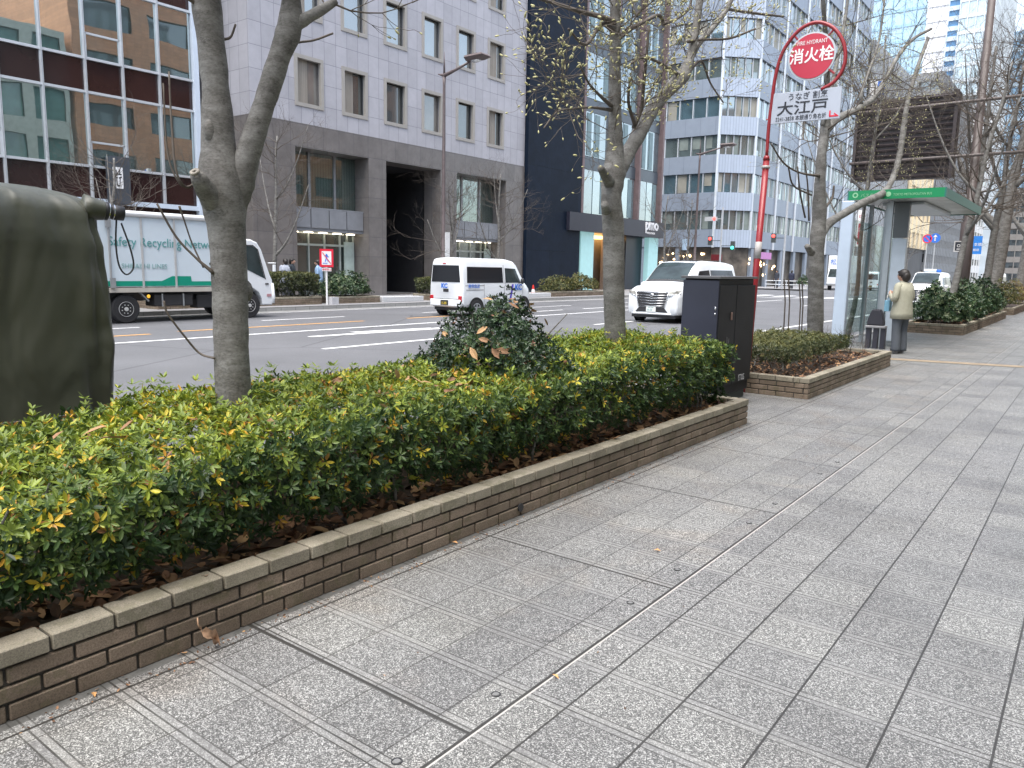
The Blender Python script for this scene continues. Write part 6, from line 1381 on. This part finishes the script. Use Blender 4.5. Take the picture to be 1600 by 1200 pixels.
# ================================================================== BUS SHELTER
root = thing('bus_shelter', 'glass bus shelter with flat green edged roof and pale metal posts', 'bus shelter', (-3.45, 19.5, 0))
green = mat('shelter_green', (.0, .22, .075), .4, var=.05); gdk = mat('shelter_teal_edge', (.02, .15, .12), .4, var=.05)
rx0, rx1, ry0, ry1, rz0, rz1 = -4.33, -2.6, 17.0, 22.3, 3.0, 3.18
m = MB(); m.box(rx0+.03, ry0+.03, rz0+.02, rx1-.03, ry1-.03, rz1-.03); m.build('roof_panel', mat('shelter_soffit', (.55, .56, .54), .35, metal=.3, var=.25, scale=1.3), root)
m = MB(); m.box(rx0, ry0, rz0, rx1, ry0+.03, rz1); o = m.build('front_fascia', green, root)
text('fascia_lettering', 'バスのりば', .085, (rx0+.22, ry0-.004, rz0+.05), (1, 0, 0), (0, 0, 1), mat('pale_green_lettering', (.25, .52, .30), .5, var=0), o); text('fascia_lettering', 'TOKYO METROPOLITAN BUS', .065, (rx0+.83, ry0-.004, rz0+.055), (1, 0, 0), (0, 0, 1), MATS['pale_green_lettering'], o, sx=.8)
m = MB(); m.ring((rx0+.12, ry0-.001, rz0+.09), .03, .055, (0, -1, 0), .004, 14); m.ring((rx0+.74, ry0-.001, rz0+.09), 0, .05, (0, -1, 0), .004, 14); m.build('emblem', MATS['pale_green_lettering'], o)
m = MB(); m.box(rx1, ry0, rz0, rx1+.03, ry1, rz1); m.box(rx0-.03, ry0, rz0, rx0, ry1, rz1); m.box(rx0, ry1-.03, rz0, rx1, ry1, rz1); m.build('side_fascia', gdk, root)
m = MB(); m.box(-3.9, 18, rz0-.05, -3.1, 21.5, rz0+.015); m.build('ceiling_light', mat('shelter_light_box', (.42, .46, .48), .3, var=.1), root, bev=.02)
postm = mat('shelter_post', (.46, .54, .64), .35, metal=.2, var=.05)
m = MB(); m.box(-4.44, 16.9, 0, -4.19, 17.06, 2.98); m.build('end_post', postm, root, bev=.02)
for y in (18.45, 19.9, 21.6): m = MB(); m.box(-4.24, y-.04, 0, -4.16, y+.04, 3.0); m.build('post', mat('shelter_grey_post', (.30, .33, .35), .35, metal=.4), root)
for y in (17.1, 18.5, 19.95): m = MB(); m.box(-4.21, y, .25, -4.195, y+1.3, 2.6); m.build('glass_panel', clear_glass('shelter_glass', (.80, .88, .87), .0), root)
m = MB(); m.box(-3.70, 17.6, .0, -3.60, 17.72, 3.0); m.box(-3.78, 17.8, 0, -3.72, 17.86, 3.0); m.build('post', MATS['shelter_grey_post'], root)
m = MB(); m.box(-3.58, 17.66, .12, -3.30, 17.78, 2.25); o = m.build('timetable_panel', mat('timetable_face', (.40, .46, .52), .25, var=.12, scale=2), root, bev=.01)
m = MB(); m.box(-3.58, 17.655, 2.26, -3.30, 17.785, 2.98); m.build('dark_header', mat('dark_header', (.06, .07, .075), .3), o)
# bench and bag
root = thing('bench', 'low bench with dark legs under the bus shelter beside the woman', 'bench', (-3.62, 17.1, 0))
m = MB(); m.box(-3.80, 16.95, .42, -3.42, 17.2, .47); m.build('seat', mat('bench_seat', (.25, .25, .26), .5), root, bev=.01)
for x in (-3.74, -3.6, -3.46): m = MB(); m.box(x-.045, 17.0, 0, x+.045, 17.12, .42); m.build('leg', mat('bench_leg', (.025, .025, .035), .5), root)
m = MB(); m.loft([[(-3.62+x*w_, 17.08+y*.10, z) for x, y in ((-1, -1), (1, -1), (1, 1), (-1, 1))] for z, w_ in ((.475, .16), (.55, .155), (.72, .11), (.80, .07))], True)
solo(m.build('black_bag', mat('black_bag', (.02, .02, .028), .6), bev=.02), 'black bag with sloping sides standing on the bench in the bus shelter', 'bag')
# gantry with louvred sign back
GY = 28.8; root = thing('sign_gantry', 'brown gantry post carrying a large dark louvred board above the near lane', 'sign gantry', (-3.8, GY, 0))
gm = mat('gantry_brown', (.075, .058, .055), .5, var=.2, scale=2); bd = mat('louvre_brown', (.040, .030, .032), .5, var=.15)
pc = at_y(1500, 470, GY); pt = at_y(1534, 0, GY); base = Vector((pc.x, GY, 0))
m = MB(); m.tube([base, base+Vector((0, 0, 3.2)), base+Vector((0, 0, 3.25)), base+Vector((0, 0, 13))], [.21, .20, .13, .10], 14); m.build('post', gm, root, smooth=True)
m = MB(); q = at_y(1498, 385, GY-.22); m.box(q.x-.13, GY-.25, q.z-.17, q.x+.13, GY-.20, q.z+.17); o = m.build('plaque', txt_black, root)
m = MB(); 
for a, b, c_, d_ in ((-.13, -.17, .13, -.14), (-.13, .14, .13, .17), (-.13, -.14, -.10, .14), (.10, -.14, .13, .14)): m.box(q.x+a, GY-.262, q.z+b, q.x+c_, GY-.252, q.z+d_)
m.ring((q.x, GY-.251, q.z+.02), .03, .05, (0, -1, 0), .01, 12); m.box(q.x-.05, GY-.262, q.z-.1, q.x+.05, GY-.252, q.z-.07); m.build('plaque_border', mat('plaque_border', (.6, .58, .56), .5), o)
a, b, c_ = at_y(1340, 165, GY), at_y(1488, 281, GY), at_y(1490, 148, GY); bx0, bx1, bz0, bz1 = a.x, b.x, at_y(1420, 280, GY).z, at_y(1420, 152, GY).z
m = MB(); m.box(bx0, GY-.05, bz0, bx1, GY+.30, bz1); o = m.build('board', bd, root)
m = MB(); n = 15
for i in range(n): z = bz0+(bz1-bz0)*(i+.5)/n; m.obox((bx0, GY-.09, z), (bx1, GY-.09, z), .09, .06, up=(0, -.5, 1))
m.build('louvres', bd, o)
m = MB(); 
for fx in (.02, .22, .98): m.box(bx0+(bx1-bx0)*fx-.05, GY-.2, bz0-.05, bx0+(bx1-bx0)*fx+.05, GY-.12, bz1+.05)
m.build_each('board_post', bd, o)
m = MB(); 
for py in (163, 246):
    z = at_y(1490, py, GY).z; m.tube([(bx0-.05, GY-.22, z-.03), (-1.9, GY-.22, z+.02)], .05, 10)
m.build('beam', mat('gantry_beam', (.12, .10, .095), .5, var=.2), root, smooth=True)
m = MB(); q = at_y(1372, 140, GY); m.box(q.x-.22, GY-.1, q.z-.25, q.x+.0, GY+.1, q.z+.3); m.build('aerial_box', txt_white, root); m = MB(); m.box(q.x, GY-.1, q.z-.2, q.x+.18, GY+.1, q.z+.25); m.build('blue_box', txt_blue, root)
# ================================================================== far signs and signals
def pole(mb, x, y, h, r=.05): mb.cyl((x, y, 0), (x, y, h), r, 8)
def disc_sign(label, px, py, y, rad, face, rim=None, mark=None):
    c = at_y(px, py, y); root = thing('round_sign', label, 'sign', (c.x, c.y, 0)); m = MB(); pole(m, c.x, y+.05, c.z+rad, .035); m.build('pole', alum, root)
    m = MB(); m.ring((c.x, y, c.z), 0, rad, (0, -1, 0), .02, 24); o = m.build('disc', face, root)
    if rim: m = MB(); m.ring((c.x, y-.02, c.z), rad*.78, rad, (0, -1, 0), .01, 24); m.obox((c.x-rad*.6, y-.025, c.z+rad*.6), (c.x+rad*.6, y-.025, c.z-rad*.6), rad*.2, .01, up=(0, 1, 0)); m.build('rim', rim, o)
    if mark: m = MB(); m.box(c.x-rad*.12, y-.035, c.z-rad*.6, c.x+rad*.12, y-.022, c.z+rad*.3); m.prism([(c.x-rad*.4, y-.035, c.z+rad*.2), (c.x+rad*.4, y-.035, c.z+rad*.2), (c.x, y-.035, c.z+rad*.75)], (0, .012, 0)); m.build('arrow', txt_white, o); 
    return root
disc_sign('round blue no parking sign with red rim seen beyond the shelter', 1449, 373, 60, .30, txt_blue, MATS['sign_red'])
disc_sign('round blue sign with white arrow beside the no parking sign', 1461.5, 372, 60, .32, txt_blue, None, True)
c = at_y(1524, 383, 66); root = thing('guide_sign', 'blue rectangular road guide sign on tall pole past the gantry post', 'sign', (c.x, 66, 0)); m = MB(); m.box(c.x-.42, 65.95, c.z-.65, c.x+.42, 66, c.z+.65); o = m.build('panel', mat('guide_blue', (.02, .20, .62), .4, var=0), root); m = MB(); m.cyl((c.x-.2, 66.1, 0), (c.x-.2, 66.1, c.z+.6), .06, 8); m.build('pole', alum, root)
text('lettering', '日本橋', .26, (c.x-.36, 65.94, c.z-.05), (1, 0, 0), (0, 0, 1), txt_white, o); text('lettering', '← 銀座', .2, (c.x-.36, 65.94, c.z-.42), (1, 0, 0), (0, 0, 1), txt_white, o)
c = at_y(1507, 412, 58); root = thing('bus_stop_flag', 'narrow upright blue sign strip behind the gantry post', 'sign', (c.x, 58, 0)); m = MB(); m.box(c.x-.15, 57.95, c.z-1.2, c.x+.1, 58, c.z+1.2); m.build('panel', MATS['guide_blue'], root); m = MB(); m.cyl((c.x+.15, 58, 0), (c.x+.15, 58, c.z+1.3), .03, 6); m.build('pole', alum, root)
a = at_y(1352, 328, 60); b = at_y(1350, 385, 60); root = thing('hanging_banner', 'vertical red and white hanging banner seen through the shelter glass', 'banner', (a.x, 60, 0))
m = MB(); m.box(a.x-.45, 59.97, b.z, a.x+.05, 60, a.z); o = m.build('cloth', txt_white, root); m = MB(); m.box(a.x-.36, 59.95, b.z+.15, a.x-.02, 59.965, a.z-.95); o2 = m.build('red_panel', mat('banner_red', (.45, .03, .07), .6, var=.1), o); m = MB(); m.cyl((a.x-.55, 60, 0), (a.x-.55, 60, a.z+.3), .05, 6); m.build('pole', alum, root)
text('lettering', '中', .40, (a.x-.40, 59.94, a.z-.62), (1, 0, 0), (0, 0, 1), MATS['banner_red'], root); text('lettering', '国', .30, (a.x-.34, 59.94, a.z-1.5), (1, 0, 0), (0, 0, 1), txt_white, root)
SY = 72
def signal(label, px, tops, arms):
    c = at_y(px, 440, SY); root = thing('traffic_signal', label, 'traffic signal', (c.x, SY, 0)); m = MB(); pole(m, c.x, SY, tops, .09); m.build('pole', mat('signal_pole', (.42, .44, .46), .5), root)
    for kind, qx, qy, colr in arms:
        q = at_y(qx, qy, SY-.2); m = MB()
        if kind == 'h': m.box(q.x-.6, q.y-.12, q.z-.2, q.x+.6, q.y+.1, q.z+.2)
        else: m.box(q.x-.2, q.y-.12, q.z-.42, q.x+.2, q.y+.1, q.z+.42)
        m.obox((q.x, q.y+.1, q.z), (c.x, SY, q.z), .06, .06); o = m.build('signal_head', mat('signal_housing', (.5, .52, .53), .5) if kind == 'h' else mat('signal_dark', (.06, .07, .07), .5), root)
        m = MB(); em = {'r': mat('signal_red', (.8, .05, .04), .4, var=0, emit=(1, .06, .05), estr=1.6), 'g': mat('signal_green', (.05, .7, .5), .4, var=0, emit=(.05, .9, .6), estr=1.6)}[colr]
        m.ell((q.x+(.38 if kind == 'h' else 0), q.y-.14, q.z+(0 if kind == 'h' else (.18 if colr == 'r' else -.18))), .15, .04, .15, 12, 6); m.build('lamp', em, o, smooth=True)
    return root
signal('traffic signal pole at the crossing showing a red vehicle light and green walk light', 1123, 7.6, (('h', 1111, 342, 'r'), ('v', 1110, 376, 'r'), ('v', 1145, 384, 'g')))
signal('pale signal pole with red pedestrian light right of the red sign pole', 1222, 8, (('v', 1209, 372, 'r'),))
c = at_y(1070, 382, 55); root = thing('pole_sign', 'pale blue upright sign plate on a pole before the banded building', 'sign', (c.x, 55, 0)); m = MB(); m.box(c.x-.2, 54.95, c.z-.42, c.x+.2, 55, c.z+.42); m.build('plate', mat('pale_blue_plate', (.38, .52, .68), .5), root); m = MB(); pole(m, c.x+.1, 55.1, c.z+.5, .04); m.build('pole', brown_metal, root)
# pipe barrier at the crossing
root = thing('pipe_barrier', 'low pale pipe barrier at the kerb beyond the crossing', 'barrier', (-24, 74.6, 0)); a = at_y(1196, 445, 74); b = at_y(1262, 445, 74); m = MB()
for z in (.75, .4): m.tube([(a.x, 74, z), (b.x, 74, z)], .035, 6)
m.build('rail', alum, root); m = MB()
for i in range(5): m.cyl((a.x+(b.x-a.x)*i/4, 74, 0), (a.x+(b.x-a.x)*i/4, 74, .8), .04, 6)
m.build_each('post', alum, root)
bush('potted_bush', 'small round bush beside the crossing, left of the tree trunk in the short planter', (at_y(1256, 440, 73).x, 73, .6), .6, .6, .7, 350, .09, leaf_green, 55, topt=(.2, .8))
